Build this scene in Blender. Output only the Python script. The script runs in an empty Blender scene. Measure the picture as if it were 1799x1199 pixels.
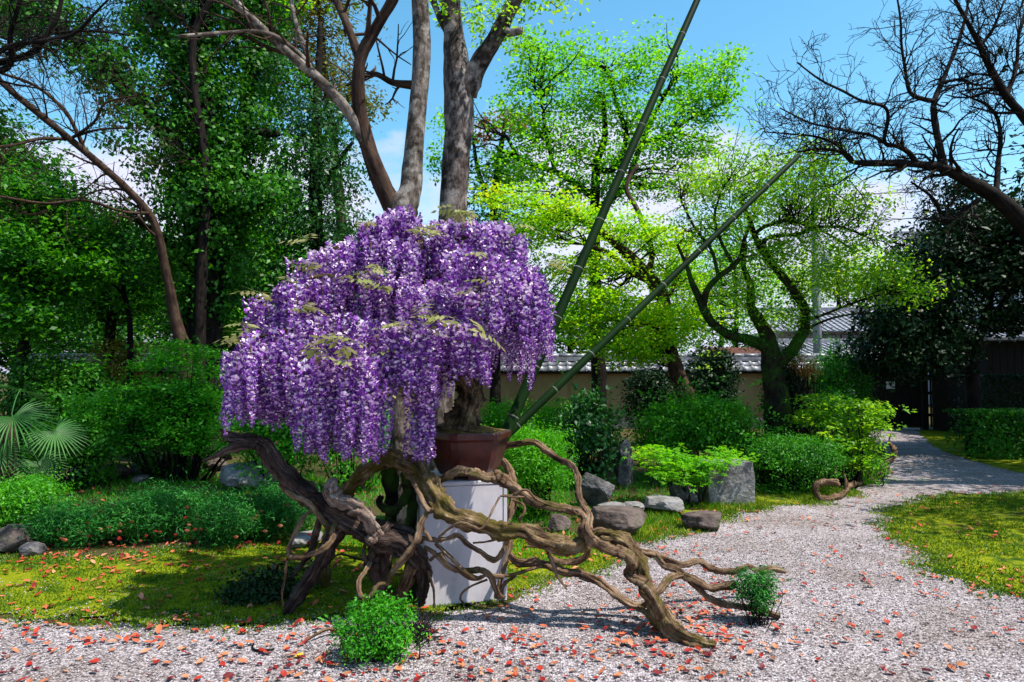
import bpy, bmesh, math, random
import numpy as np
from mathutils import Vector, noise as mnoise

random.seed(11)
rng = np.random.default_rng(11)
scene = bpy.context.scene
COL = scene.collection

# ------------------------------------------------------------------ camera
F_PX, CX, CY = 1200.0, 899.5, 599.5
CAM_H = 1.55
PITCH = math.atan(55.5 / F_PX)
cam = bpy.data.cameras.new('camera')
cam.sensor_width = 36.0
cam.lens = 36.0 * F_PX / 1799.0
cam.clip_start = 0.05
cam.clip_end = 3000
camo = bpy.data.objects.new('camera', cam)
camo.location = (0, 0, CAM_H)
camo.rotation_euler = (math.radians(90) + PITCH, 0, 0)
COL.objects.link(camo)
scene.camera = camo
scene.render.resolution_x, scene.render.resolution_y = 1024, 682

# ------------------------------------------------------------------ sun, sky, exposure
SUN = Vector((0.50, -0.17, 1.0)).normalized()
sun_el = math.asin(SUN.z)
sun_rot = math.atan2(SUN.x, SUN.y)
sl = bpy.data.lights.new('sun', 'SUN')
sl.energy = 5.0
sl.angle = math.radians(0.5)
sl.color = (1.0, 0.95, 0.86)
so = bpy.data.objects.new('sun', sl)
so.rotation_euler = SUN.to_track_quat('Z', 'Y').to_euler()
so.location = (6, -4, 12)
COL.objects.link(so)

world = bpy.data.worlds.new('World')
scene.world = world
world.use_nodes = True
wt = world.node_tree
wt.nodes.clear()


def N(t, typ, **kw):
    n = t.nodes.new(typ)
    for k, v in kw.items():
        setattr(n, k, v)
    return n


def lk(t, a, b):
    t.links.new(a, b)


def build_world():
    t = wt
    out = N(t, 'ShaderNodeOutputWorld')
    bg = N(t, 'ShaderNodeBackground')
    bg.inputs['Strength'].default_value = 0.054
    sky = N(t, 'ShaderNodeTexSky', sky_type='NISHITA')
    sky.sun_disc = False
    sky.sun_elevation = sun_el
    sky.sun_rotation = sun_rot
    sky.air_density = 1.0
    sky.dust_density = 0.6
    sky.ozone_density = 1.6
    hs = N(t, 'ShaderNodeHueSaturation')
    hs.inputs['Saturation'].default_value = 1.25
    hs.inputs['Hue'].default_value = 0.478
    hs.inputs['Value'].default_value = 2.8
    lk(t, sky.outputs[0], hs.inputs['Color'])
    tc = N(t, 'ShaderNodeTexCoord')
    sep = N(t, 'ShaderNodeSeparateXYZ')
    lk(t, tc.outputs['Generated'], sep.inputs[0])
    mp = N(t, 'ShaderNodeMapping')
    mp.inputs['Scale'].default_value = (1.0, 1.0, 1.9)
    mp.inputs['Location'].default_value = (0.37, 0.11, 0.05)
    lk(t, tc.outputs['Generated'], mp.inputs[0])
    nz = N(t, 'ShaderNodeTexNoise')
    nz.inputs['Scale'].default_value = 3.1
    nz.inputs['Detail'].default_value = 9
    nz.inputs['Roughness'].default_value = 0.55
    nz.inputs['Distortion'].default_value = 0.25
    lk(t, mp.outputs[0], nz.inputs['Vector'])
    # more cloud towards the horizon
    mr = N(t, 'ShaderNodeMapRange')
    mr.inputs['From Min'].default_value = 0.42
    mr.inputs['From Max'].default_value = 0.12
    mr.inputs['To Min'].default_value = -0.10
    mr.inputs['To Max'].default_value = 0.17
    lk(t, sep.outputs['Z'], mr.inputs['Value'])
    ad = N(t, 'ShaderNodeMath', operation='ADD')
    lk(t, nz.outputs['Fac'], ad.inputs[0])
    lk(t, mr.outputs[0], ad.inputs[1])
    rp = N(t, 'ShaderNodeValToRGB')
    rp.color_ramp.elements[0].position = 0.50
    rp.color_ramp.elements[1].position = 0.63
    lk(t, ad.outputs[0], rp.inputs[0])
    mx = N(t, 'ShaderNodeMixRGB')
    mx.inputs['Color2'].default_value = (9.6, 10.0, 12.6, 1)
    lk(t, rp.outputs[0], mx.inputs['Fac'])
    lk(t, hs.outputs[0], mx.inputs['Color1'])
    lk(t, mx.outputs[0], bg.inputs['Color'])
    lk(t, bg.outputs[0], out.inputs['Surface'])


build_world()
vs = scene.view_settings
vs.view_transform = 'Standard'
vs.look = 'None'
vs.exposure = 0.75
vs.gamma = 1.0
vs.use_curve_mapping = False
scene.render.engine = 'CYCLES'
scene.cycles.max_bounces = 6
scene.cycles.transmission_bounces = 4
scene.cycles.transparent_max_bounces = 4

# ------------------------------------------------------------------ pixel -> place
_c, _s = math.cos(PITCH), math.sin(PITCH)


def ray(px, py):
    x = (px - CX) / F_PX
    v = (CY - py) / F_PX
    return np.array([x, _c - v * _s, _s + v * _c])


def P(px, py, Y):
    d = ray(px, py)
    return np.array([0, 0, CAM_H]) + d * (Y / d[1])


def G(px, py, z=0.0):
    d = ray(px, py)
    t = (z - CAM_H) / d[2]
    return np.array([0, 0, CAM_H]) + d * t


def gy(Y):
    """pixel row of the flat ground at depth Y"""
    return 655 + CAM_H * F_PX / Y


# ------------------------------------------------------------------ materials
MATS = {}


def new_mat(name):
    m = bpy.data.materials.new(name)
    m.use_nodes = True
    t = m.node_tree
    t.nodes.clear()
    out = N(t, 'ShaderNodeOutputMaterial')
    MATS[name] = m
    return m, t, out


def ramp(t, cols, pos=None):
    r = N(t, 'ShaderNodeValToRGB')
    e = r.color_ramp.elements
    while len(e) < len(cols):
        e.new(0.5)
    for i, c in enumerate(cols):
        e[i].position = (pos[i] if pos else i / (len(cols) - 1))
        e[i].color = (c[0], c[1], c[2], 1)
    return r


def leaf_mat(name, cols, trans=0.35, rough=0.45, spec=0.35, tcol=None, vein=False):
    m, t, out = new_mat(name)
    geo = N(t, 'ShaderNodeNewGeometry')
    r = ramp(t, cols)
    tcn = N(t, 'ShaderNodeTexCoord')
    nz = N(t, 'ShaderNodeTexNoise')
    nz.inputs['Scale'].default_value = 1.3
    nz.inputs['Detail'].default_value = 3
    lk(t, tcn.outputs['Object'], nz.inputs['Vector'])
    mx = N(t, 'ShaderNodeMath', operation='MULTIPLY_ADD')
    mx.inputs[1].default_value = 0.62
    lk(t, geo.outputs['Random Per Island'], mx.inputs[0])
    sc = N(t, 'ShaderNodeMath', operation='MULTIPLY_ADD')
    sc.inputs[1].default_value = 1.2
    sc.inputs[2].default_value = -0.41
    lk(t, nz.outputs['Fac'], sc.inputs[0])
    lk(t, sc.outputs[0], mx.inputs[2])
    lk(t, mx.outputs[0], r.inputs[0])
    b = N(t, 'ShaderNodeBsdfPrincipled')
    b.inputs['Roughness'].default_value = rough
    b.inputs['Specular IOR Level'].default_value = spec
    lk(t, r.outputs[0], b.inputs['Base Color'])
    tr = N(t, 'ShaderNodeBsdfTranslucent')
    if tcol:
        g = N(t, 'ShaderNodeMixRGB', blend_type='MULTIPLY')
        g.inputs['Fac'].default_value = 1
        g.inputs['Color2'].default_value = (*tcol, 1)
        lk(t, r.outputs[0], g.inputs['Color1'])
        lk(t, g.outputs[0], tr.inputs['Color'])
    else:
        lk(t, r.outputs[0], tr.inputs['Color'])
    ms = N(t, 'ShaderNodeMixShader')
    ms.inputs[0].default_value = trans
    lk(t, b.outputs[0], ms.inputs[1])
    lk(t, tr.outputs[0], ms.inputs[2])
    lk(t, ms.outputs[0], out.inputs[0])
    return m


def bark_mat(name, cols, moss=None, moss_amt=0.5, su=26.0, sv=3.0, bump=0.6, rough=0.85, patch=4.0, pcols=None):
    """uv.x round the stem (metres), uv.y along it (metres)"""
    m, t, out = new_mat(name)
    uv = N(t, 'ShaderNodeUVMap')
    mp = N(t, 'ShaderNodeMapping')
    mp.inputs['Scale'].default_value = (su, sv, 1)
    lk(t, uv.outputs[0], mp.inputs[0])
    n1 = N(t, 'ShaderNodeTexNoise')
    n1.inputs['Scale'].default_value = 1.0
    n1.inputs['Detail'].default_value = 8
    n1.inputs['Roughness'].default_value = 0.65
    lk(t, mp.outputs[0], n1.inputs['Vector'])
    tc = N(t, 'ShaderNodeTexCoord')
    n2 = N(t, 'ShaderNodeTexNoise')
    n2.inputs['Scale'].default_value = patch
    n2.inputs['Detail'].default_value = 6
    n2.inputs['Roughness'].default_value = 0.7
    lk(t, tc.outputs['Object'], n2.inputs['Vector'])
    r = ramp(t, cols, [0.39 + 0.22 * i / (len(cols) - 1) for i in range(len(cols))])
    ad = N(t, 'ShaderNodeMath', operation='MULTIPLY_ADD')
    ad.inputs[1].default_value = 0.55
    sub = N(t, 'ShaderNodeMath', operation='MULTIPLY')
    sub.inputs[1].default_value = 0.45
    lk(t, n2.outputs['Fac'], sub.inputs[0])
    lk(t, n1.outputs['Fac'], ad.inputs[0])
    lk(t, sub.outputs[0], ad.inputs[2])
    lk(t, ad.outputs[0], r.inputs[0])
    colout = r.outputs[0]
    if pcols:
        n4 = N(t, 'ShaderNodeTexNoise')
        n4.inputs['Scale'].default_value = patch * 1.7
        n4.inputs['Detail'].default_value = 5
        lk(t, tc.outputs['Object'], n4.inputs['Vector'])
        r4 = ramp(t, [(0, 0, 0), (1, 1, 1)], [0.52, 0.6])
        lk(t, n4.outputs['Fac'], r4.inputs[0])
        m4 = N(t, 'ShaderNodeMixRGB')
        m4.inputs['Color2'].default_value = (*pcols, 1)
        lk(t, r4.outputs[0], m4.inputs['Fac'])
        lk(t, colout, m4.inputs['Color1'])
        colout = m4.outputs[0]
    if moss:
        n3 = N(t, 'ShaderNodeTexNoise')
        n3.inputs['Scale'].default_value = patch * 0.8
        n3.inputs['Detail'].default_value = 7
        n3.inputs['Roughness'].default_value = 0.75
        lk(t, tc.outputs['Object'], n3.inputs['Vector'])
        r3 = ramp(t, [(0, 0, 0), (1, 1, 1)], [0.62 - 0.25 * moss_amt, 0.74 - 0.22 * moss_amt])
        lk(t, n3.outputs['Fac'], r3.inputs[0])
        mm = N(t, 'ShaderNodeMixRGB')
        mm.inputs['Color2'].default_value = (*moss, 1)
        lk(t, r3.outputs[0], mm.inputs['Fac'])
        lk(t, colout, mm.inputs['Color1'])
        colout = mm.outputs[0]
    b = N(t, 'ShaderNodeBsdfPrincipled')
    b.inputs['Roughness'].default_value = rough
    b.inputs['Specular IOR Level'].default_value = 0.1
    lk(t, colout, b.inputs['Base Color'])
    bp = N(t, 'ShaderNodeBump')
    bp.inputs['Strength'].default_value = bump
    bp.inputs['Distance'].default_value = 0.03
    lk(t, n1.outputs['Fac'], bp.inputs['Height'])
    lk(t, bp.outputs[0], b.inputs['Normal'])
    lk(t, b.outputs[0], out.inputs[0])
    return m


def noise_mat(name, cols, scale=6.0, detail=6, rough=0.8, bump=0.3, bdist=0.01, spec=0.3, coat=0.0, stretch=(1, 1, 1), pos=None, fine=None):
    m, t, out = new_mat(name)
    tc = N(t, 'ShaderNodeTexCoord')
    mp = N(t, 'ShaderNodeMapping')
    mp.inputs['Scale'].default_value = stretch
    lk(t, tc.outputs['Object'], mp.inputs[0])
    n1 = N(t, 'ShaderNodeTexNoise')
    n1.inputs['Scale'].default_value = scale
    n1.inputs['Detail'].default_value = detail
    n1.inputs['Roughness'].default_value = 0.68
    lk(t, mp.outputs[0], n1.inputs['Vector'])
    r = ramp(t, cols, pos or [0.34 + 0.32 * i / (len(cols) - 1) for i in range(len(cols))])
    lk(t, n1.outputs['Fac'], r.inputs[0])
    b = N(t, 'ShaderNodeBsdfPrincipled')
    b.inputs['Roughness'].default_value = rough
    b.inputs['Specular IOR Level'].default_value = spec
    b.inputs['Coat Weight'].default_value = coat
    b.inputs['Coat Roughness'].default_value = 0.15
    lk(t, r.outputs[0], b.inputs['Base Color'])
    nb = N(t, 'ShaderNodeTexNoise')
    nb.inputs['Scale'].default_value = fine or scale * 4
    nb.inputs['Detail'].default_value = 6
    lk(t, mp.outputs[0], nb.inputs['Vector'])
    bp = N(t, 'ShaderNodeBump')
    bp.inputs['Strength'].default_value = bump
    bp.inputs['Distance'].default_value = bdist
    lk(t, nb.outputs['Fac'], bp.inputs['Height'])
    lk(t, bp.outputs[0], b.inputs['Normal'])
    lk(t, b.outputs[0], out.inputs[0])
    return m


def gravel_mat():
    m, t, out = new_mat('gravel')
    tc = N(t, 'ShaderNodeTexCoord')
    vo = N(t, 'ShaderNodeTexVoronoi')
    vo.inputs['Scale'].default_value = 75
    lk(t, tc.outputs['Object'], vo.inputs['Vector'])
    sp = N(t, 'ShaderNodeSeparateColor')
    lk(t, vo.outputs['Color'], sp.inputs[0])
    r = ramp(t, [(0.08, 0.062, 0.06), (0.27, 0.235, 0.24), (0.41, 0.365, 0.375), (0.58, 0.54, 0.555)], [0.0, 0.3, 0.65, 1.0])
    lk(t, sp.outputs[0], r.inputs[0])
    rd = ramp(t, [(1, 1, 1), (0.25, 0.23, 0.22)], [0.35, 0.9])
    lk(t, vo.outputs['Distance'], rd.inputs[0])
    mu = N(t, 'ShaderNodeMixRGB', blend_type='MULTIPLY')
    mu.inputs['Fac'].default_value = 0.8
    lk(t, r.outputs[0], mu.inputs['Color1'])
    lk(t, rd.outputs[0], mu.inputs['Color2'])
    n2 = N(t, 'ShaderNodeTexNoise')
    n2.inputs['Scale'].default_value = 1.6
    n2.inputs['Detail'].default_value = 6
    lk(t, tc.outputs['Object'], n2.inputs['Vector'])
    r2 = ramp(t, [(0.72, 0.66, 0.62), (1, 0.98, 1.0)], [0.35, 0.62])
    lk(t, n2.outputs['Fac'], r2.inputs[0])
    m2 = N(t, 'ShaderNodeMixRGB', blend_type='MULTIPLY')
    m2.inputs['Fac'].default_value = 1
    lk(t, mu.outputs[0], m2.inputs['Color1'])
    lk(t, r2.outputs[0], m2.inputs['Color2'])
    b = N(t, 'ShaderNodeBsdfPrincipled')
    b.inputs['Roughness'].default_value = 0.85
    b.inputs['Specular IOR Level'].default_value = 0.2
    lk(t, m2.outputs[0], b.inputs['Base Color'])
    bp = N(t, 'ShaderNodeBump', invert=True)
    bp.inputs['Strength'].default_value = 0.9
    bp.inputs['Distance'].default_value = 0.012
    lk(t, vo.outputs['Distance'], bp.inputs['Height'])
    lk(t, bp.outputs[0], b.inputs['Normal'])
    lk(t, b.outputs[0], out.inputs[0])
    return m


M_GRAVEL = gravel_mat()
M_SOIL = noise_mat('soil', [(0.018, 0.030, 0.008), (0.05, 0.06, 0.012), (0.075, 0.045, 0.025), (0.04, 0.085, 0.01)], 3.2, 9, 0.95, 0.9, 0.03, 0.1, fine=40)
M_MOSS = noise_mat('moss', [(0.016, 0.03, 0.005), (0.06, 0.11, 0.005), (0.22, 0.24, 0.007), (0.10, 0.14, 0.006), (0.10, 0.06, 0.02)], 2.2, 9, 0.95, 1.0, 0.03, 0.05, fine=55)
M_PEBBLE = None


def island_mat(name, cols, rough=0.8, spec=0.3, bump=None):
    m, t, out = new_mat(name)
    geo = N(t, 'ShaderNodeNewGeometry')
    r = ramp(t, cols)
    lk(t, geo.outputs['Random Per Island'], r.inputs[0])
    b = N(t, 'ShaderNodeBsdfPrincipled')
    b.inputs['Roughness'].default_value = rough
    b.inputs['Specular IOR Level'].default_value = spec
    lk(t, r.outputs[0], b.inputs['Base Color'])
    lk(t, b.outputs[0], out.inputs[0])
    return m


def object_mat(name, cols, rough=0.7, spec=0.3, scale=20, bump=0.2, trans=0.0, amt=0.35):
    """colour varies from object to object (Object Info random) plus grain"""
    m, t, out = new_mat(name)
    oi = N(t, 'ShaderNodeObjectInfo')
    r = ramp(t, cols)
    tc = N(t, 'ShaderNodeTexCoord')
    nz = N(t, 'ShaderNodeTexNoise')
    nz.inputs['Scale'].default_value = scale
    nz.inputs['Detail'].default_value = 5
    lk(t, tc.outputs['Object'], nz.inputs['Vector'])
    a = N(t, 'ShaderNodeMath', operation='MULTIPLY_ADD')
    a.inputs[1].default_value = amt * 2
    lk(t, nz.outputs['Fac'], a.inputs[0])
    s = N(t, 'ShaderNodeMath', operation='MULTIPLY_ADD')
    s.inputs[1].default_value = 1 - amt
    s.inputs[2].default_value = -amt * 0.5
    lk(t, oi.outputs['Random'], s.inputs[0])
    lk(t, s.outputs[0], a.inputs[2])
    lk(t, a.outputs[0], r.inputs[0])
    b = N(t, 'ShaderNodeBsdfPrincipled')
    b.inputs['Roughness'].default_value = rough
    b.inputs['Specular IOR Level'].default_value = spec
    lk(t, r.outputs[0], b.inputs['Base Color'])
    bp = N(t, 'ShaderNodeBump')
    bp.inputs['Strength'].default_value = bump
    bp.inputs['Distance'].default_value = 0.01
    lk(t, nz.outputs['Fac'], bp.inputs['Height'])
    lk(t, bp.outputs[0], b.inputs['Normal'])
    if trans:
        tr = N(t, 'ShaderNodeBsdfTranslucent')
        lk(t, r.outputs[0], tr.inputs['Color'])
        ms = N(t, 'ShaderNodeMixShader')
        ms.inputs[0].default_value = trans
        lk(t, b.outputs[0], ms.inputs[1])
        lk(t, tr.outputs[0], ms.inputs[2])
        lk(t, ms.outputs[0], out.inputs[0])
    else:
        lk(t, b.outputs[0], out.inputs[0])
    return m


TC = (1.9, 1.7, 0.5)
L_MAPLE = leaf_mat('maple_leaf', [(0.06, 0.24, 0.004), (0.14, 0.38, 0.005), (0.26, 0.46, 0.008), (0.40, 0.44, 0.012)], 0.5, 0.5, 0.25, TC)
L_MAPLE2 = leaf_mat('maple_leaf_green', [(0.03, 0.20, 0.006), (0.075, 0.31, 0.007), (0.15, 0.40, 0.008), (0.24, 0.44, 0.010)], 0.5, 0.5, 0.25, TC)
L_DARKG = leaf_mat('ivy_leaf', [(0.004, 0.035, 0.003), (0.013, 0.09, 0.006), (0.035, 0.17, 0.008), (0.07, 0.25, 0.010)], 0.32, 0.5, 0.22, TC)
L_EVER = leaf_mat('evergreen_leaf', [(0.004, 0.030, 0.008), (0.010, 0.07, 0.014), (0.026, 0.125, 0.018), (0.06, 0.19, 0.028)], 0.22, 0.45, 0.3, TC)
L_FOREST = leaf_mat('woodland_leaf', [(0.006, 0.05, 0.004), (0.02, 0.13, 0.005), (0.05, 0.23, 0.007), (0.09, 0.31, 0.010)], 0.42, 0.5, 0.3, TC)
L_OLIVE = leaf_mat('bronze_leaf', [(0.05, 0.09, 0.008), (0.11, 0.14, 0.012), (0.20, 0.19, 0.02), (0.20, 0.11, 0.02)], 0.4, 0.5, 0.3)
L_RUST = leaf_mat('rust_leaf', [(0.10, 0.12, 0.01), (0.25, 0.14, 0.02), (0.34, 0.12, 0.03), (0.30, 0.20, 0.02)], 0.4, 0.5, 0.3)
L_PLUM = leaf_mat('plum_leaf', [(0.05, 0.20, 0.008), (0.11, 0.31, 0.010), (0.20, 0.40, 0.016), (0.30, 0.44, 0.025)], 0.5, 0.45, 0.3, TC)
L_AZALEA = leaf_mat('azalea_leaf', [(0.007, 0.075, 0.004), (0.025, 0.18, 0.006), (0.065, 0.30, 0.008), (0.12, 0.38, 0.012)], 0.36, 0.5, 0.25, TC)
L_CLIP = leaf_mat('clipped_leaf', [(0.004, 0.05, 0.004), (0.016, 0.125, 0.006), (0.042, 0.22, 0.009), (0.08, 0.29, 0.012)], 0.32, 0.5, 0.22, TC)
L_JUNIPER = leaf_mat('juniper_needle', [(0.002, 0.032, 0.005), (0.008, 0.085, 0.011), (0.024, 0.17, 0.02), (0.06, 0.27, 0.03)], 0.25, 0.55, 0.2, TC)
L_FERN = leaf_mat('feathery_leaf', [(0.02, 0.16, 0.005), (0.05, 0.28, 0.006), (0.10, 0.38, 0.008), (0.17, 0.44, 0.012)], 0.45, 0.5, 0.3, TC)
L_BRIGHT = leaf_mat('bright_leaf', [(0.015, 0.13, 0.006), (0.035, 0.23, 0.008), (0.07, 0.34, 0.012), (0.12, 0.41, 0.018)], 0.38, 0.5, 0.25, TC)
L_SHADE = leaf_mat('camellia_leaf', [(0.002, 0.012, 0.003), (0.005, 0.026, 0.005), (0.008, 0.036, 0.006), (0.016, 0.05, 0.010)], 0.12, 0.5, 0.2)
L_PALM = leaf_mat('palm_leaf', [(0.012, 0.07, 0.014), (0.03, 0.13, 0.022), (0.07, 0.20, 0.04)], 0.25, 0.5, 0.25)
L_WIST = leaf_mat('wisteria_leaf', [(0.16, 0.20, 0.04), (0.26, 0.28, 0.08), (0.34, 0.32, 0.14), (0.20, 0.26, 0.05)], 0.4, 0.5, 0.3)
L_GRASS = leaf_mat('grass_blade', [(0.018, 0.075, 0.003), (0.06, 0.16, 0.004), (0.18, 0.27, 0.006), (0.32, 0.30, 0.010)], 0.35, 0.6, 0.2)
L_BANNER = leaf_mat('wisteria_banner_petal', [(0.46, 0.20, 0.58), (0.68, 0.44, 0.76), (0.85, 0.69, 0.86), (0.95, 0.88, 0.93)], 0.22, 0.6, 0.2)
L_WING = leaf_mat('wisteria_wing_petal', [(0.085, 0.007, 0.17), (0.18, 0.026, 0.33), (0.37, 0.105, 0.55), (0.56, 0.27, 0.72)], 0.3, 0.6, 0.2)
L_AZFLOWER = leaf_mat('azalea_flower', [(0.5, 0.02, 0.16), (0.6, 0.04, 0.25)], 0.3)

B_GREY = bark_mat('grey_bark', [(0.024, 0.017, 0.013), (0.075, 0.057, 0.046), (0.15, 0.122, 0.102), (0.24, 0.205, 0.178)], (0.022, 0.018, 0.012), 0.45, 22, 9, 0.9, patch=5.5, pcols=(0.27, 0.235, 0.20))
B_MOTTLE = bark_mat('mottled_bark', [(0.018, 0.012, 0.010), (0.06, 0.043, 0.036), (0.17, 0.135, 0.12), (0.26, 0.215, 0.19)], (0.014, 0.010, 0.008), 0.6, 16, 6, 0.8, patch=3.0, pcols=(0.30, 0.255, 0.23))
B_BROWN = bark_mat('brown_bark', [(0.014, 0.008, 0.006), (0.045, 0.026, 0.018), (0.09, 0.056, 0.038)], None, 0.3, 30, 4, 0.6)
B_DARK = bark_mat('dark_bark', [(0.004, 0.003, 0.003), (0.011, 0.008, 0.007), (0.025, 0.018, 0.015)], None, 0.3, 30, 4, 0.6)
B_MOSSY = bark_mat('mossy_bark', [(0.006, 0.0045, 0.0035), (0.016, 0.011, 0.008), (0.03, 0.022, 0.015)], (0.022, 0.065, 0.006), 0.7, 30, 5, 0.8)
B_VINE = bark_mat('vine_bark', [(0.030, 0.015, 0.009), (0.10, 0.058, 0.034), (0.22, 0.14, 0.086), (0.34, 0.235, 0.155)], (0.07, 0.06, 0.012), 0.35, 75, 4.5, 1.0, patch=6)
B_VINEM = bark_mat('mossy_vine_bark', [(0.022, 0.012, 0.007), (0.085, 0.052, 0.026), (0.21, 0.14, 0.075), (0.36, 0.26, 0.15)], (0.085, 0.07, 0.010), 0.6, 65, 6, 1.0, patch=7)
B_DRIFT = bark_mat('driftwood', [(0.012, 0.007, 0.006), (0.040, 0.025, 0.021), (0.10, 0.068, 0.056), (0.22, 0.17, 0.15)], None, 0.2, 90, 3.0, 1.2, patch=5)
B_DRIFTP = bark_mat('pale_driftwood', [(0.045, 0.027, 0.02), (0.16, 0.105, 0.08), (0.32, 0.235, 0.19), (0.48, 0.39, 0.34)], None, 0.2, 90, 3.0, 1.2, patch=5)
B_BONSAI = bark_mat('bonsai_bark', [(0.008, 0.006, 0.004), (0.035, 0.022, 0.014), (0.15, 0.10, 0.055), (0.30, 0.21, 0.12)], (0.09, 0.08, 0.02), 0.3, 60, 9, 1.2, patch=9)
M_ROCK = noise_mat('garden_rock', [(0.022, 0.021, 0.022), (0.07, 0.066, 0.068), (0.15, 0.14, 0.145), (0.06, 0.065, 0.035)], 3.5, 10, 0.85, 0.8, 0.02, 0.25, fine=30)
M_ROCKP = noise_mat('pale_rock', [(0.06, 0.055, 0.055), (0.14, 0.13, 0.13), (0.24, 0.225, 0.225), (0.10, 0.10, 0.07)], 3.5, 10, 0.85, 0.8, 0.02, 0.25, fine=30)
M_ROCKB = noise_mat('brown_rock', [(0.022, 0.015, 0.013), (0.065, 0.046, 0.04), (0.12, 0.09, 0.08), (0.05, 0.055, 0.02)], 4, 10, 0.85, 0.8, 0.02, 0.25, fine=30)
M_WHITE = noise_mat('white_paint', [(0.30, 0.262, 0.275), (0.50, 0.46, 0.49), (0.57, 0.53, 0.56), (0.64, 0.60, 0.63)], 3.2, 10, 0.65, 0.25, 0.004, 0.25, fine=45, stretch=(1, 1, .55), pos=[.28, .42, .55, .68])
M_POT = noise_mat('maroon_glaze', [(0.026, 0.005, 0.004), (0.058, 0.010, 0.008), (0.085, 0.018, 0.014)], 5, 6, 0.38, 0.05, 0.003, 0.35, coat=0.1)
M_PLASTER = noise_mat('ochre_plaster', [(0.17, 0.115, 0.05), (0.27, 0.19, 0.09), (0.33, 0.245, 0.13)], 1.4, 8, 0.9, 0.2, 0.01, 0.1, stretch=(1, 1, 0.35))
M_TILE = object_mat('roof_tile_clay', [(0.07, 0.07, 0.08), (0.16, 0.16, 0.18), (0.30, 0.30, 0.33)], 0.4, 0.45, 12, 0.15)
M_TILEF = noise_mat('far_roof_tile', [(0.12, 0.12, 0.14), (0.22, 0.22, 0.25), (0.32, 0.32, 0.36)], 5, 6, 0.45, 0.2, 0.01, 0.4)
M_HOUSE = noise_mat('house_plaster', [(0.30, 0.28, 0.26), (0.42, 0.40, 0.37)], 1.2, 6, 0.9, 0.1, 0.01, 0.1)
M_WHITEW = noise_mat('storehouse_plaster', [(0.45, 0.47, 0.52), (0.58, 0.60, 0.64)], 0.8, 6, 0.9, 0.1, 0.01, 0.1)
M_DARKW = noise_mat('dark_timber', [(0.006, 0.005, 0.005), (0.014, 0.011, 0.009), (0.025, 0.02, 0.017)], 6, 8, 0.75, 0.4, 0.01, 0.2, stretch=(4, 4, 0.6))
M_REDROOF = noise_mat('rust_sheet', [(0.10, 0.035, 0.025), (0.17, 0.07, 0.055)], 3, 6, 0.7, 0.2)
M_POLE = noise_mat('concrete_pole', [(0.20, 0.20, 0.22), (0.28, 0.28, 0.30)], 3, 6, 0.85, 0.2)
M_CABLE = noise_mat('black_cable', [(0.01, 0.01, 0.01), (0.015, 0.015, 0.015)], 3, 2, 0.6, 0.0)
M_GLASS = noise_mat('dark_window_glass', [(0.01, 0.012, 0.015), (0.02, 0.022, 0.026)], 2, 2, 0.1, 0.0, spec=0.6)
M_PAPER = noise_mat('paper', [(0.62, 0.62, 0.62), (0.72, 0.72, 0.72)], 3, 3, 0.8, 0.0)
M_BAMBOO = noise_mat('green_bamboo', [(0.0015, 0.008, 0.0013), (0.003, 0.016, 0.0022), (0.007, 0.027, 0.004)], 2.0, 6, 0.6, 0.08, 0.003, 0.08, coat=0.0, stretch=(1, 1, 0.4))
M_BNODE = noise_mat('bamboo_node', [(0.03, 0.04, 0.025), (0.12, 0.12, 0.09), (0.20, 0.19, 0.15)], 16, 5, 0.7, 0.2)
M_POTSOIL = noise_mat('potting_soil', [(0.03, 0.018, 0.010), (0.09, 0.055, 0.022), (0.16, 0.11, 0.03), (0.10, 0.11, 0.02)], 22, 8, 0.95, 0.9, 0.012, 0.1, fine=110)
M_BLACKR = noise_mat('black_root', [(0.006, 0.005, 0.005), (0.02, 0.016, 0.014)], 9, 4, 0.8, 0.1)
M_LR = object_mat('red_dead_leaf', [(0.13, 0.006, 0.006), (0.32, 0.016, 0.008), (0.45, 0.06, 0.025)], 0.5, 0.35, 30, 0.2, 0.15)
M_LO = object_mat('salmon_dead_leaf', [(0.34, 0.09, 0.035), (0.50, 0.18, 0.08), (0.56, 0.27, 0.14)], 0.6, 0.3, 30, 0.2, 0.15)
M_LD = object_mat('maroon_dead_leaf', [(0.05, 0.004, 0.006), (0.12, 0.008, 0.010), (0.19, 0.015, 0.014)], 0.5, 0.35, 30, 0.2, 0.1)
M_LY = object_mat('yellow_dead_leaf', [(0.60, 0.42, 0.01), (0.66, 0.50, 0.02)], 0.5, 0.35, 30, 0.2, 0.2)
M_LMIX = island_mat('mixed_dead_leaf', [(0.12, 0.006, 0.008), (0.34, 0.02, 0.01), (0.46, 0.13, 0.05), (0.30, 0.03, 0.012), (0.54, 0.22, 0.11)], 0.6, 0.3)
M_PEBBLE = island_mat('pebble', [(0.07, 0.056, 0.055), (0.26, 0.226, 0.23), (0.40, 0.356, 0.366), (0.55, 0.51, 0.525)], 0.85, 0.2)

# ------------------------------------------------------------------ mesh helpers


def link(name, me, mat, parent=None):
    o = bpy.data.objects.new(name, me)
    if mat is not None and me is not None:
        mats = mat if isinstance(mat, (list, tuple)) else [mat]
        if len(me.materials) == 0:
            for m in mats:
                me.materials.append(m)
    COL.objects.link(o)
    if parent is not None:
        o.parent = parent
    return o


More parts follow.
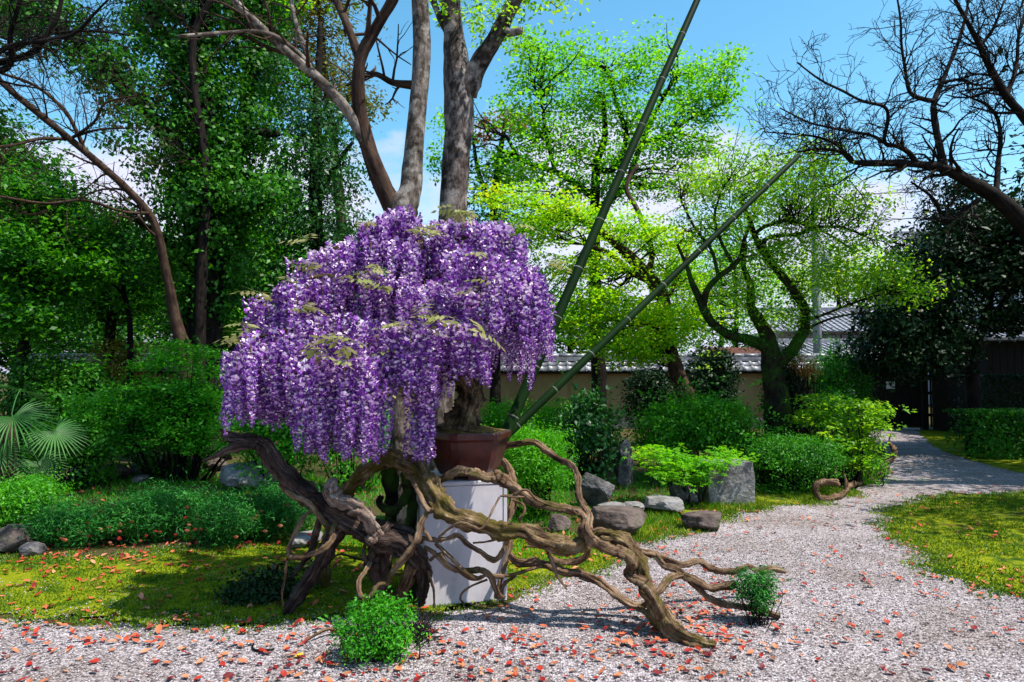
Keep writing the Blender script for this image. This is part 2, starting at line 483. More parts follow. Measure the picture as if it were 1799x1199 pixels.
def np_mesh(name, V, faces, midx=None, smooth=False, uv=None):
    """V (n,3); faces list of int arrays (m,k); uv per loop"""
    me = bpy.data.meshes.new(name)
    V = np.asarray(V, dtype=np.float32)
    me.vertices.add(len(V))
    me.vertices.foreach_set('co', V.ravel())
    loops = np.concatenate([f.ravel() for f in faces]).astype(np.int32)
    starts, c = [], 0
    for f in faces:
        starts.append(c + np.arange(len(f)) * f.shape[1])
        c += f.size
    starts = np.concatenate(starts).astype(np.int32)
    me.loops.add(len(loops))
    me.loops.foreach_set('vertex_index', loops)
    me.polygons.add(len(starts))
    me.polygons.foreach_set('loop_start', starts)
    if midx is not None:
        me.polygons.foreach_set('material_index', np.asarray(midx, dtype=np.int32))
    if smooth:
        me.polygons.foreach_set('use_smooth', np.ones(len(starts), dtype=bool))
    if uv is not None:
        l = me.uv_layers.new(name='UVMap')
        l.data.foreach_set('uv', np.asarray(uv, dtype=np.float32).ravel())
    me.update(calc_edges=True)
    return me


def nrm(a):
    return a / np.maximum(np.linalg.norm(a, axis=-1, keepdims=True), 1e-9)


def rand_dirs(n):
    return nrm(rng.normal(size=(n, 3)))


def leaf_geo(C, size, aspect=0.5, normal=None, tilt=0.6, fold=0.12, droop=0.0, axis=None):
    """kite leaves: centres C, one quad each. normal: preferred facing (n,3) or (3,)"""
    n = len(C)
    if n == 0:
        return np.zeros((0, 3)), np.zeros((0, 4), int)
    if normal is None:
        normal = np.array([0, 0, 1.0])
    nn = nrm(np.broadcast_to(normal, (n, 3)) + tilt * rng.normal(size=(n, 3)))
    a = rand_dirs(n) if axis is None else nrm(np.broadcast_to(axis, (n, 3)) + 0.45 * rng.normal(size=(n, 3)))
    a = a - nn * np.sum(a * nn, 1, keepdims=True)
    a = nrm(a)
    if droop:
        a = nrm(a + np.array([0, 0, -droop]))
    b = np.cross(nn, a)
    s = (np.asarray(size) * rng.uniform(0.65, 1.3, n))[:, None]
    v0 = C - a * s * 0.5
    v2 = C + a * s * 0.5
    mid = C - a * s * 0.08 + nn * s * fold
    v1 = mid + b * s * aspect * 0.5
    v3 = mid - b * s * aspect * 0.5
    V = np.stack([v0, v1, v2, v3], 1).reshape(-1, 3)
    Fc = np.arange(n * 4).reshape(n, 4)
    return V, Fc


def star_geo(C, size, normal=None, tilt=0.5, lobes=5):
    """palmate (maple) leaves: one fan of narrow lobes each"""
    n = len(C)
    if normal is None:
        normal = np.array([0, 0, 1.0])
    nn = nrm(np.broadcast_to(normal, (n, 3)) + tilt * rng.normal(size=(n, 3)))
    a = rand_dirs(n)
    a = nrm(a - nn * np.sum(a * nn, 1, keepdims=True))
    b = np.cross(nn, a)
    s = (np.asarray(size) * rng.uniform(0.65, 1.25, n))[:, None]
    vs_, fs = [], []
    k = 0
    for j in range(lobes):
        an = math.radians(-110 + 220 * j / (lobes - 1))
        L = 0.62 - 0.22 * abs(j - (lobes - 1) / 2) / ((lobes - 1) / 2)
        d = a * math.cos(an) + b * math.sin(an)
        e = -a * math.sin(an) + b * math.cos(an)
        v0 = C
        v1 = C + (d * L * 0.5 + e * 0.10) * s + nn * s * 0.03
        v2 = C + d * L * s - nn * s * 0.08
        v3 = C + (d * L * 0.5 - e * 0.10) * s + nn * s * 0.03
        vs_.append(np.stack([v0, v1, v2, v3], 1))
    A = np.stack(vs_, 1)            # n, lobes, 4, 3
    V = A.reshape(-1, 3)
    Fc = np.arange(n * lobes * 4).reshape(-1, 4)
    return V, Fc


def catmull(pts, per=6):
    pts = np.asarray(pts, float)
    if len(pts) < 3:
        t = np.linspace(0, 1, per + 1)[:, None]
        return pts[0] * (1 - t) + pts[-1] * t
    p = np.vstack([2 * pts[0] - pts[1], pts, 2 * pts[-1] - pts[-2]])
    out = []
    for i in range(1, len(p) - 2):
        t = np.linspace(0, 1, per, endpoint=False)[:, None]
        a, b, c, d = p[i - 1], p[i], p[i + 1], p[i + 2]
        out.append(0.5 * ((2 * b) + (-a + c) * t + (2 * a - 5 * b + 4 * c - d) * t ** 2 + (-a + 3 * b - 3 * c + d) * t ** 3))
    out.append(pts[-1:])
    return np.vstack(out)


class TB:
    """collects tubes into one mesh"""

    def __init__(self):
        self.V, self.F, self.T, self.UV, self.n = [], [], [], [], 0

    def tube(self, path, rad, sides=6, flute=0.0, lobes=3, twist=0.0, rough=0.0, cap=True):
        path = np.asarray(path, float)
        m = len(path)
        rad = np.broadcast_to(np.asarray(rad, float), (m,)) if np.ndim(rad) else np.full(m, rad)
        T = nrm(np.gradient(path, axis=0))
        ref = np.array([0, 1.0, 0]) if abs(T[0][1]) < 0.8 else np.array([1.0, 0, 0])
        Nn = np.zeros((m, 3))
        x = ref - T[0] * ref.dot(T[0])
        x /= np.linalg.norm(x) + 1e-9
        Nn[0] = x
        for i in range(1, m):
            x = x - T[i] * x.dot(T[i])
            x /= np.linalg.norm(x) + 1e-9
            Nn[i] = x
        B = np.cross(T, Nn)
        th = np.arange(sides) * 2 * math.pi / sides
        seg = np.concatenate([[0], np.cumsum(np.linalg.norm(np.diff(path, axis=0), axis=1))])
        R = np.repeat(rad[:, None], sides, 1)
        if flute:
            R = R * (1 + flute * np.sin(lobes * th[None, :] + twist * seg[:, None]) + 0.5 * flute * np.sin((lobes + 2) * th[None, :] - 1.7 * twist * seg[:, None] + 1.0))
        if rough:
            g = rng.normal(size=(m, sides))
            g = (g + np.roll(g, 1, 0) + np.roll(g, 1, 1) + np.roll(g, -1, 0)) / 2
            R = R * (1 + rough * g)
        V = path[:, None, :] + R[..., None] * (np.cos(th)[None, :, None] * Nn[:, None, :] + np.sin(th)[None, :, None] * B[:, None, :])
        V = V.reshape(-1, 3)
        i = np.arange(m - 1)[:, None] * sides
        j = np.arange(sides)[None, :]
        k = (j + 1) % sides
        q = np.stack([i + j, i + k, i + sides + k, i + sides + j], -1).reshape(-1, 4)
        u = np.arange(sides + 1) / sides * 2 * math.pi * rad.mean()
        uvq = np.zeros((m - 1, sides, 4, 2))
        uvq[:, :, 0, 0] = u[:-1]
        uvq[:, :, 3, 0] = u[:-1]
        uvq[:, :, 1, 0] = u[1:]
        uvq[:, :, 2, 0] = u[1:]
        off = rng.uniform(0, 50)
        uvq[:, :, 0, 1] = seg[:-1, None] + off
        uvq[:, :, 1, 1] = seg[:-1, None] + off
        uvq[:, :, 2, 1] = seg[1:, None] + off
        uvq[:, :, 3, 1] = seg[1:, None] + off
        base = self.n
        self.F.append(q + base)
        self.UV.append(uvq.reshape(-1, 2))
        nv = len(V)
        if cap:
            for e, ring in ((0, np.arange(sides)), (m - 1, (m - 1) * sides + np.arange(sides))):
                dv = path[e] + (T[e] * rad[e] * 0.35 * (1 if e else -1))
                V = np.vstack([V, dv])
                ci = len(V) - 1
                r2 = np.roll(ring, -1)
                tri = np.stack([ring, r2, np.full(sides, ci)], -1) if e else np.stack([r2, ring, np.full(sides, ci)], -1)
                self.T.append(tri + base)
        self.V.append(V)
        self.n += len(V)

    def build(self, name, mat, parent=None, kind=None):
        if not self.V:
            return None
        V = np.vstack(self.V)
        q = np.vstack(self.F)
        uv = np.vstack(self.UV)
        faces = [q]
        if self.T:
            t = np.vstack(self.T)
            faces.append(t)
            uv = np.vstack([uv, np.tile([[0.1, 0.1], [0.2, 0.1], [0.15, 0.2]], (len(t), 1))])
        me = np_mesh(name, V, faces, smooth=True, uv=uv)
        o = link(name, me, mat, parent)
        if kind:
            o['kind'] = kind
        return o


def thing(name, label, cat, loc=(0, 0, 0), group=None):
    o = bpy.data.objects.new(name, None)
    o.empty_display_size = 0.2
    COL.objects.link(o)
    # parts are built in world space: the Empty stays at the base, parts get the inverse
    o.location = loc
    o['label'] = label
    o['category'] = cat
    if group:
        o['group'] = group
    return o


def adopt(root):
    """shift the parts so that their world position is kept under an Empty at the base"""
    for ch in root.children:
        ch.location = ch.location - root.location


def tag(o, label, cat, group=None):
    o['label'] = label
    o['category'] = cat
    if group:
        o['group'] = group
    return o


def box(bm, x0, x1, y0, y1, z0, z1):
    vs_ = [bm.verts.new(c) for c in ((x0, y0, z0), (x1, y0, z0), (x1, y1, z0), (x0, y1, z0), (x0, y0, z1), (x1, y0, z1), (x1, y1, z1), (x0, y1, z1))]
    for f in ((3, 2, 1, 0), (4, 5, 6, 7), (0, 1, 5, 4), (1, 2, 6, 5), (2, 3, 7, 6), (3, 0, 4, 7)):
        bm.faces.new([vs_[i] for i in f])


def bm_obj(name, bm, mat, parent=None, smooth=False, bevel=0.0):
    if bevel:
        bmesh.ops.bevel(bm, geom=list(bm.edges), offset=bevel, segments=2, affect='EDGES', profile=0.6)
    me = bpy.data.meshes.new(name)
    bmesh.ops.recalc_face_normals(bm, faces=bm.faces)
    bm.to_mesh(me)
    bm.free()
    if smooth:
        me.polygons.foreach_set('use_smooth', np.ones(len(me.polygons), dtype=bool))
    return link(name, me, mat, parent)


def boxo(name, x0, x1, y0, y1, z0, z1, mat, parent=None, bevel=0.0):
    bm = bmesh.new()
    box(bm, x0, x1, y0, y1, z0, z1)
    return bm_obj(name, bm, mat, parent, bevel=bevel)


# ------------------------------------------------------------------ ground


def ragged(poly, step=0.06, amp=0.06, seed=0.0, closed=True):
    poly = np.asarray(poly, float)[:, :2]
    out = []
    for i in range(len(poly)):
        a, b = poly[i], poly[(i + 1) % len(poly)]
        n = max(1, int(np.linalg.norm(b - a) / step))
        n = min(n, 240)
        for k in range(n):
            p = a + (b - a) * k / n
            d = np.array([mnoise.noise(Vector((p[0] * 2.2, p[1] * 2.2, seed))), mnoise.noise(Vector((p[0] * 2.2, p[1] * 2.2, seed + 9)))]) * amp * 2.2
            d += np.array([mnoise.noise(Vector((p[0] * 11, p[1] * 11, seed))), mnoise.noise(Vector((p[0] * 11, p[1] * 11, seed + 5)))]) * amp * 0.9
            out.append(p + d)
    return np.array(out)


def sheet(name, poly, z, mat):
    bm = bmesh.new()
    vs_ = [bm.verts.new((p[0], p[1], z)) for p in poly]
    f = bm.faces.new(vs_)
    bmesh.ops.triangulate(bm, faces=[f])
    for fc in bm.faces:
        if fc.normal.z < 0:
            fc.normal_flip()
    me = bpy.data.meshes.new(name)
    bm.to_mesh(me)
    bm.free()
    o = link(name, me, mat)
    o['kind'] = 'structure'
    return o


def inside(poly, pts):
    poly = np.asarray(poly)[:, :2]
    x, y = pts[:, 0], pts[:, 1]
    r = np.zeros(len(pts), bool)
    j = len(poly) - 1
    for i in range(len(poly)):
        xi, yi = poly[i]
        xj, yj = poly[j]
        c = ((yi > y) != (yj > y)) & (x < (xj - xi) * (y - yi) / (yj - yi + 1e-12) + xi)
        r ^= c
        j = i
    return r


gm = np_mesh('ground', np.array([[-900, -60, 0], [900, -60, 0], [900, 1500, 0], [-900, 1500, 0]], float), [np.array([[0, 1, 2, 3]])])
go = link('ground', gm, M_SOIL)
go['kind'] = 'structure'

g_pts = [(-9, -1.5), (-9, 4.2)] + [G(*p)[:2] for p in [(0, 1085), (130, 1099), (300, 1092), (460, 1092), (600, 1086), (720, 1080), (880, 1064), (950, 1030), (1030, 1005), (1100, 985), (1125, 955), (1200, 925), (1290, 903), (1350, 884), (1440, 882), (1500, 865), (1565, 832), (1560, 795), (1525, 768), (1535, 753), (1615, 753), (1640, 785), (1700, 808), (1799, 832)]] + [(11, 9.6), (14, 4), (14, -1.5)]
GRAVEL = ragged(g_pts, 0.07, 0.05, 1.0)
sheet('gravel_path', GRAVEL, 0.004, M_GRAVEL)
ml_pts = [(-7.5, 4.3)] + [G(*p)[:2] for p in [(0, 1084), (130, 1098), (300, 1091), (460, 1090), (600, 1085), (720, 1079), (880, 1063), (945, 1030), (1020, 1005), (1090, 984), (1060, 955), (960, 935), (820, 925), (600, 940), (400, 962), (200, 975), (0, 985)]] + [(-7.5, 5.9)]
MOSSL = ragged(ml_pts, 0.025, 0.09, 4.0)
sheet('moss_lawn', MOSSL, 0.009, M_MOSS)
mr_pts = [G(*p)[:2] for p in [(1548, 905), (1600, 882), (1700, 870), (1799, 868)]] + [(8.5, 8.4), (9.5, 6), (8.5, 4.2)] + [G(*p)[:2] for p in [(1799, 1054), (1700, 1026), (1620, 990), (1570, 945)]]
MOSSR = ragged(mr_pts, 0.025, 0.09, 7.0)
mro = sheet('moss_island', MOSSR, 0.010, M_MOSS)
vg_pts = [G(*p)[:2] for p in [(1090, 950), (1130, 952), (1200, 928), (1290, 908), (1350, 888), (1440, 884), (1500, 866), (1440, 850), (1330, 868), (1200, 885), (1080, 905)]]
VERGE = ragged(vg_pts, 0.025, 0.08, 12.0)
sheet('grass_verge', VERGE, 0.008, M_MOSS)
far_pts = [G(*p)[:2] for p in [(1612, 757), (1640, 786), (1700, 809), (1799, 833)]] + [(12, 9.7), (16, 17), (12, 18)]
FARG = ragged(far_pts, 0.08, 0.05, 15.0)
sheet('shaded_lawn', FARG, 0.007, M_MOSS)


def scatter_poly(poly, n):
    lo, hi = poly.min(0), poly.max(0)
    lo = np.maximum(lo, [-6, 2.6])
    hi = np.minimum(hi, [8, 16])
    out = np.zeros((0, 2))
    while len(out) < n:
        p = rng.uniform(lo, hi, (n * 2, 2))
        p = p[inside(poly, p)]
        # only within the view wedge plus a margin
        p = p[np.abs(p[:, 0]) < 0.80 * p[:, 1] + 0.8]
        out = np.vstack([out, p])
    return out[:n]


def blades(name, poly, n, h, z, w=0.006, mat=L_GRASS):
    p = scatter_poly(poly, n)
    # patchy
    k = np.array([mnoise.noise(Vector((a * 1.7, b * 1.7, 3))) for a, b in p])
    p = p[k > -0.25]
    n = len(p)
    hh = h * rng.uniform(0.4, 1.4, n)[:, None]
    an = rng.uniform(0, 2 * math.pi, n)
    d = np.stack([np.cos(an), np.sin(an), np.zeros(n)], 1)
    b = np.column_stack([p, np.full(n, z)])
    lean = np.stack([rng.normal(0, .5, n), rng.normal(0, .5, n), np.ones(n)], 1)
    V = np.stack([b - d * w, b + d * w, b + lean * hh], 1).reshape(-1, 3)
    me = np_mesh(name, V, [np.arange(n * 3).reshape(n, 3)])
    o = link(name, me, mat)
    o['kind'] = 'stuff'
    return o


tag(blades('moss_grass', MOSSL, 42000, 0.016, 0.008), 'short yellow green moss and grass blades beside the driftwood', 'grass')
tag(blades('island_grass', MOSSR, 24000, 0.022, 0.009), 'short olive grass blades on the moss island by the path', 'grass')
tag(blades('verge_grass', VERGE, 9000, 0.05, 0.007), 'grass growing along the gravel edge below the rocks', 'grass')
SOILG = np.array([G(880, 1030)[:2], G(1100, 950)[:2], G(1350, 868)[:2], G(1480, 850)[:2], (5.0, 10.5), (-6.5, 10.5), (-6.5, 5.7), G(500, 945)[:2]])
tag(blades('bank_grass', SOILG, 24000, 0.06, 0.0, 0.007, L_AZALEA), 'loose green grass on the bank between shrubs and rocks', 'grass')


def edge_tufts(name, poly, per, h, z, label, mat=L_GRASS):
    b = poly[np.abs(poly[:, 0]) < 0.8 * poly[:, 1] + .5]
    p = np.repeat(b, per, 0)
    p = p + rng.normal(0, .05, p.shape) + np.repeat(rng.normal(0, .07, b.shape), per, 0)
    n = len(p)
    hh = h * rng.uniform(0.3, 1.3, n)[:, None]
    an = rng.uniform(0, 2 * math.pi, n)
    d = np.stack([np.cos(an), np.sin(an), np.zeros(n)], 1)
    q = np.column_stack([p, np.full(n, z)])
    lean = np.stack([rng.normal(0, .6, n), rng.normal(0, .6, n), np.ones(n)], 1)
    V = np.stack([q - d * .008, q + d * .008, q + lean * hh], 1).reshape(-1, 3)
    o = link(name, np_mesh(name, V, [np.arange(n * 3).reshape(n, 3)]), mat)
    o['kind'] = 'stuff'
    tag(o, label, 'grass')


edge_tufts('moss_edge_grass', MOSSL, 22, .018, .006, 'thin moss creeping out over the gravel before the driftwood')
edge_tufts('island_edge_grass', MOSSR, 22, .022, .006, 'thin moss creeping from the moss island over the gravel')
edge_tufts('verge_edge_grass', VERGE, 16, .035, .006, 'sparse grass fringe between the rocks and the gravel')


def pebbles(n):
    p = scatter_poly(GRAVEL, n)
    p = p[p[:, 1] < 6.5]
    p = p[~inside(MOSSR, p)]
    sp = scatter_poly(MOSSL, 5200)
    sp = sp[np.array([mnoise.noise(Vector((a * 2.1, b * 2.1, 21))) - .16 * (b - 4.2) > -.02 for a, b in sp])]
    sq = scatter_poly(MOSSR, 700)
    for pl in (MOSSL, MOSSR, VERGE):
        e = np.repeat(pl[np.abs(pl[:, 0]) < .8 * pl[:, 1] + .5], 5, 0)
        sq = np.vstack([sq, e + rng.normal(0, .07, e.shape)])
    sr_ = scatter_poly(VERGE, 900)
    p = np.vstack([p, sp, sq, sr_])
    n = len(p)
    s = rng.uniform(0.003, 0.0072, n)[:, None, None]
    oc = np.array([[1, 0, 0], [-1, 0, 0], [0, 1, 0], [0, -1, 0], [0, 0, 0.8], [0, 0, -0.8]], float)
    V = oc[None] * s * rng.uniform(0.6, 1.25, (n, 6, 1))
    an = rng.uniform(0, 6.28, n)
    ca, sa = np.cos(an)[:, None], np.sin(an)[:, None]
    x = V[:, :, 0] * ca - V[:, :, 1] * sa
    y = V[:, :, 0] * sa + V[:, :, 1] * ca
    V = np.stack([x + p[:, None, 0], y + p[:, None, 1], V[:, :, 2] + 0.010], -1).reshape(-1, 3)
    f = np.array([[0, 2, 4], [2, 1, 4], [1, 3, 4], [3, 0, 4], [2, 0, 5], [1, 2, 5], [3, 1, 5], [0, 3, 5]])
    Fc = (np.arange(n)[:, None, None] * 6 + f[None]).reshape(-1, 3)
    o = link('loose_gravel', np_mesh('loose_gravel', V, [Fc]), M_PEBBLE)
    o['kind'] = 'stuff'
    tag(o, 'loose pale grey gravel chips covering the path', 'gravel')


pebbles(44000)

# ------------------------------------------------------------------ plants


def E(px, py, Y, rx, ry, rd=None):
    """ellipsoid round a pixel at depth Y, radii in pixels (depth radius in metres)"""
    k = Y / F_PX
    return (P(px, py, Y), np.array([rx * k, rd if rd else rx * k * 0.8, ry * k]))


def spray_pts(ells, nspray, per, sr, flat=0.4, shell=0.35, zmin=0.05, loose=0.25):
    w = np.array([e[1][0] * e[1][1] * e[1][2] for e in ells]) ** (2 / 3)
    idx = rng.choice(len(ells), nspray, p=w / w.sum())
    Cn = np.array([e[0] for e in ells])[idx]
    R = np.array([e[1] for e in ells])[idx]
    d = rand_dirs(nspray)
    r = shell + (1 - shell) * np.sqrt(rng.uniform(0, 1, nspray))
    c = Cn + d * R * r[:, None]
    k = rng.uniform(size=nspray) < loose          # strays between neighbouring clumps break up the outlines
    if len(ells) > 2 and k.any():
        A_ = np.array([e[0] for e in ells])
        R_ = np.array([e[1] for e in ells])
        i1 = idx[k]
        dd = np.linalg.norm(A_[i1][:, None] - A_[None], axis=2) + rng.uniform(0, .8, (len(i1), len(A_))) * R_.mean() * 3
        dd[np.arange(len(i1)), i1] = 1e9
        i2 = dd.argmin(1)
        f = rng.uniform(0, 1, len(i1))[:, None]
        c[k] = A_[i1] * (1 - f) + A_[i2] * f + rng.normal(size=(len(i1), 3)) * (R_[i1] * (1 - f) + R_[i2] * f) * .62
    c[:, 2] = np.maximum(c[:, 2], zmin)
    o = rng.normal(size=(nspray, per, 3)) * np.array([sr, sr, sr * flat])
    pts = (c[:, None, :] + o).reshape(-1, 3)
    pts[:, 2] = np.maximum(pts[:, 2], 0.02)
    outw = np.repeat(nrm(d / R), per, 0)
    return pts, outw, c


def foliage(parent, ells, nspray, per, sr, size, mat, flat=0.4, aspect=0.5, tilt=0.55, up=1.0, outw_w=0.4, star=False, shell=0.35, name='foliage', droop=0.0, loose=0.25):
    pts, ow, c = spray_pts(ells, nspray, per, sr, flat, shell, loose=loose)
    nor = nrm(ow * outw_w + np.array([0, 0, up]))
    if star:
        V, Fc = star_geo(pts, size, nor, tilt)
    else:
        V, Fc = leaf_geo(pts, size, aspect, nor, tilt, droop=droop)
    o = link(name, np_mesh(name, V, [Fc]), mat, parent)
    o['kind'] = 'stuff'
    return o, c


def px_path(pts, per=5):
    """[(px,py,Y,r_px)...] -> smooth world path, radii"""
    w = np.array([P(p[0], p[1], p[2]) for p in pts])
    r = np.array([p[3] * p[2] / F_PX for p in pts])
    path = catmull(w, per)
    rad = np.interp(np.linspace(0, 1, len(path)), np.linspace(0, 1, len(r)), r)
    return path, rad


def wander(p, d, L, r0, r1, n=5, wob=0.25, up=0.0):
    pts = [np.array(p, float)]
    d = np.array(d, float)
    for i in range(n):
        d = d + rng.normal(0, wob, 3) + np.array([0, 0, up])
        d /= np.linalg.norm(d) + 1e-9
        pts.append(pts[-1] + d * L / n)
    return np.array(pts), np.linspace(r0, r1, n + 1)


def sprout(tb, path, rad, count, L, levels=2, sides=4, spread=0.9, up=0.1, start=0.25, wob=0.22, ratio=0.55, tips=None, rfac=0.5, flatY=1.0, rmin=0.002):
    """side branches on a limb, recursively"""
    m = len(path)
    T = nrm(np.gradient(path, axis=0))
    for k in range(count):
        f = start + (1 - start) * (k + rng.uniform(0.1, 0.9)) / count
        i = min(m - 1, int(f * (m - 1)))
        rd = rng.normal(size=3) * np.array([1, flatY, 1])
        rd = rd - T[i] * rd.dot(T[i])
        rd /= np.linalg.norm(rd) + 1e-9
        d = T[i] * rng.uniform(0.3, 0.9) + rd * spread + np.array([0, 0, up])
        d /= np.linalg.norm(d)
        ll = L * rng.uniform(0.5, 1.2)
        r0 = max(rmin, min(rad[i] * rfac, rad[i] * 0.75))
        pth, rr = wander(path[i], d, ll, r0, max(rmin * 0.6, r0 * 0.35), 5, wob, up * 0.3)
        tb.tube(pth, rr, sides, cap=False)
        if tips is not None:
            tips.append(pth[-1])
            tips.append(pth[3])
        if levels > 1:
            sprout(tb, pth, rr, max(2, int(count * 0.5) if count < 9 else 4), ll * ratio, levels - 1, 3, spread, up, 0.3, wob, ratio, tips, 0.6, flatY, rmin)


def tree(name, label, limbs, mat, base=None, group=None, cat='tree', sides=9, rough=0.05, flute=0.04, rs=1.0):
    """limbs: first is the trunk"""
    p0 = P(*limbs[0][0][:3])
    b = (p0[0], p0[1], 0.0) if base is None else base
    t = thing(name, label, cat, b, group)
    res = []
    for i, l in enumerate(limbs):
        path, rad = px_path(l)
        rad = rad * rs
        if i == 0 and path[0][2] > 0.02:       # carry the trunk down to the ground
            lower = np.array([[path[0][0], path[0][1], 0.0]])
            low = np.linspace(0, 1, 5)[:-1, None]
            seg = lower * (1 - low) + path[0] * low
            path = np.vstack([seg, path])
            rad = np.concatenate([rad[0] * np.array([1.55, 1.2, 1.06, 1.0]), rad])
        tb = TB()
        tb.tube(path, rad, sides if rad.mean() > 0.03 else 6, flute=flute, lobes=3, twist=1.0, rough=rough)
        tb.build('trunk' if i == 0 else 'limb', mat, t)
        res.append((path, rad))
    return t, res


def connect(tb, paths, centres, r0=0.02, n=None, sides=4):
    """thin branches from the nearest limb point to foliage sprays"""
    A = np.vstack([p for p, _ in paths])
    if n is not None and len(centres) > n:
        centres = centres[rng.choice(len(centres), n, replace=False)]
    for c in centres:
        dist = np.linalg.norm(A - c, axis=1) + np.maximum(0, A[:, 2] - c[2]) * 0.6
        a = A[np.argmin(dist)]
        d = np.linalg.norm(c - a)
        mid = (a + c) / 2 + rng.normal(0, 0.10 * d, 3) + np.array([0, 0, 0.06 * d])
        q = a * 0.75 + c * 0.25 + rng.normal(0, 0.07 * d, 3)
        path = catmull([a, q, mid, c], 3)
        tb.tube(path, np.linspace(r0 * min(1, 0.35 + d * 0.35), r0 * 0.2, len(path)), sides, cap=False)


def sleeve(path, r, k=0.5, jit=0.35):
    """ellipsoids strung along a limb (ivy)"""
    seg = np.concatenate([[0], np.cumsum(np.linalg.norm(np.diff(path, axis=0), axis=1))])
    n = max(2, int(seg[-1] / (r * k)))
    out = []
    for s in np.linspace(0, seg[-1], n):
        c = np.array([np.interp(s, seg, path[:, i]) for i in range(3)])
        rr = r * rng.uniform(0.7, 1.25)
        out.append((c + rng.normal(0, jit * r, 3), np.array([rr, rr, rr * 0.9])))
    return out


def shrub(name, label, ells, n, size, mat, group=None, per=9, sr=0.06, flat=0.7, aspect=0.5, tilt=0.6, star=False, stems=10, stem_mat=B_DARK, shell=0.55, up=0.5, ow=1.0, cat='shrub', droop=0.0, stem_r=0.012):
    c0 = np.mean([e[0] for e in ells], 0)
    t = thing(name, label, cat, (c0[0], c0[1], 0), group)
    o, c = foliage(t, ells, n, per, sr, size, mat, flat, aspect, tilt, up, ow, star, shell, droop=droop)
    tb = TB()
    cs = c[rng.choice(len(c), min(stems * 3, len(c)), replace=False)]
    for q in cs:
        b = np.array([c0[0] + (q[0] - c0[0]) * 0.35 + rng.normal(0, 0.05), c0[1] + (q[1] - c0[1]) * 0.35 + rng.normal(0, 0.05), 0])
        pth = catmull([b, b * 0.6 + q * 0.4 + rng.normal(0, 0.05, 3), q], 4)
        tb.tube(pth, np.linspace(stem_r, stem_r * 0.3, len(pth)), 4, cap=False)
    tb.build('stems', stem_mat, t, 'stuff')
    adopt(t)
    return t


def mound(px0, px1, ptop, Y, depth, lumps=10):
    """ellipsoids making a rounded clipped mound standing on the ground at depth Y (centre)"""
    k = Y / F_PX
    a, b = P(px0, ptop, Y), P(px1, ptop, Y)
    h = a[2]
    cx, w = (a[0] + b[0]) / 2, (b[0] - a[0]) / 2
    out = [(np.array([cx, Y, h * 0.42]), np.array([w * 0.85, depth * 0.85, h * 0.52]))]
    for i in range(lumps):
        an = rng.uniform(0, 2 * math.pi)
        rr = rng.uniform(0.25, 0.72)
        zz = h * (0.35 + 0.33 * math.sqrt(max(0, 1 - rr * rr)))
        s = rng.uniform(0.28, 0.42)
        out.append((np.array([cx + w * rr * math.cos(an), Y + depth * rr * math.sin(an), zz]), np.array([w * s, depth * s, h * 0.30])))
    return out



# ================================================================== garden wall, gate, houses
WY = 19.0      # front face of the garden wall


def tile_mesh(w, l):
    """one pantile: concave pan with a rolled edge, runs along +y (up the slope)"""
    prof = [(-0.5, 0.030), (-0.38, 0.010), (-0.15, -0.004), (0.15, 0.000), (0.32, 0.016), (0.42, 0.040), (0.5, 0.034)]
    V, Fc = [], []
    for y in (0, l):
        for (u, z) in prof:
            V.append((u * w, y, z + (0.012 if y == 0 else -0.006)))
    for (u, z) in prof:
        V.append((u * w, 0, z - 0.022))
    n = len(prof)
    for i in range(n - 1):
        Fc.append((i, i + 1, n + i + 1, n + i))
        Fc.append((2 * n + i, 2 * n + i + 1, i + 1, i))
    return np_mesh('roof_tile', np.array(V), [np.array(Fc)], smooth=False)


def roof_frame(o, slope, flip=False):
    o.rotation_euler = (slope, 0, math.pi if flip else 0)


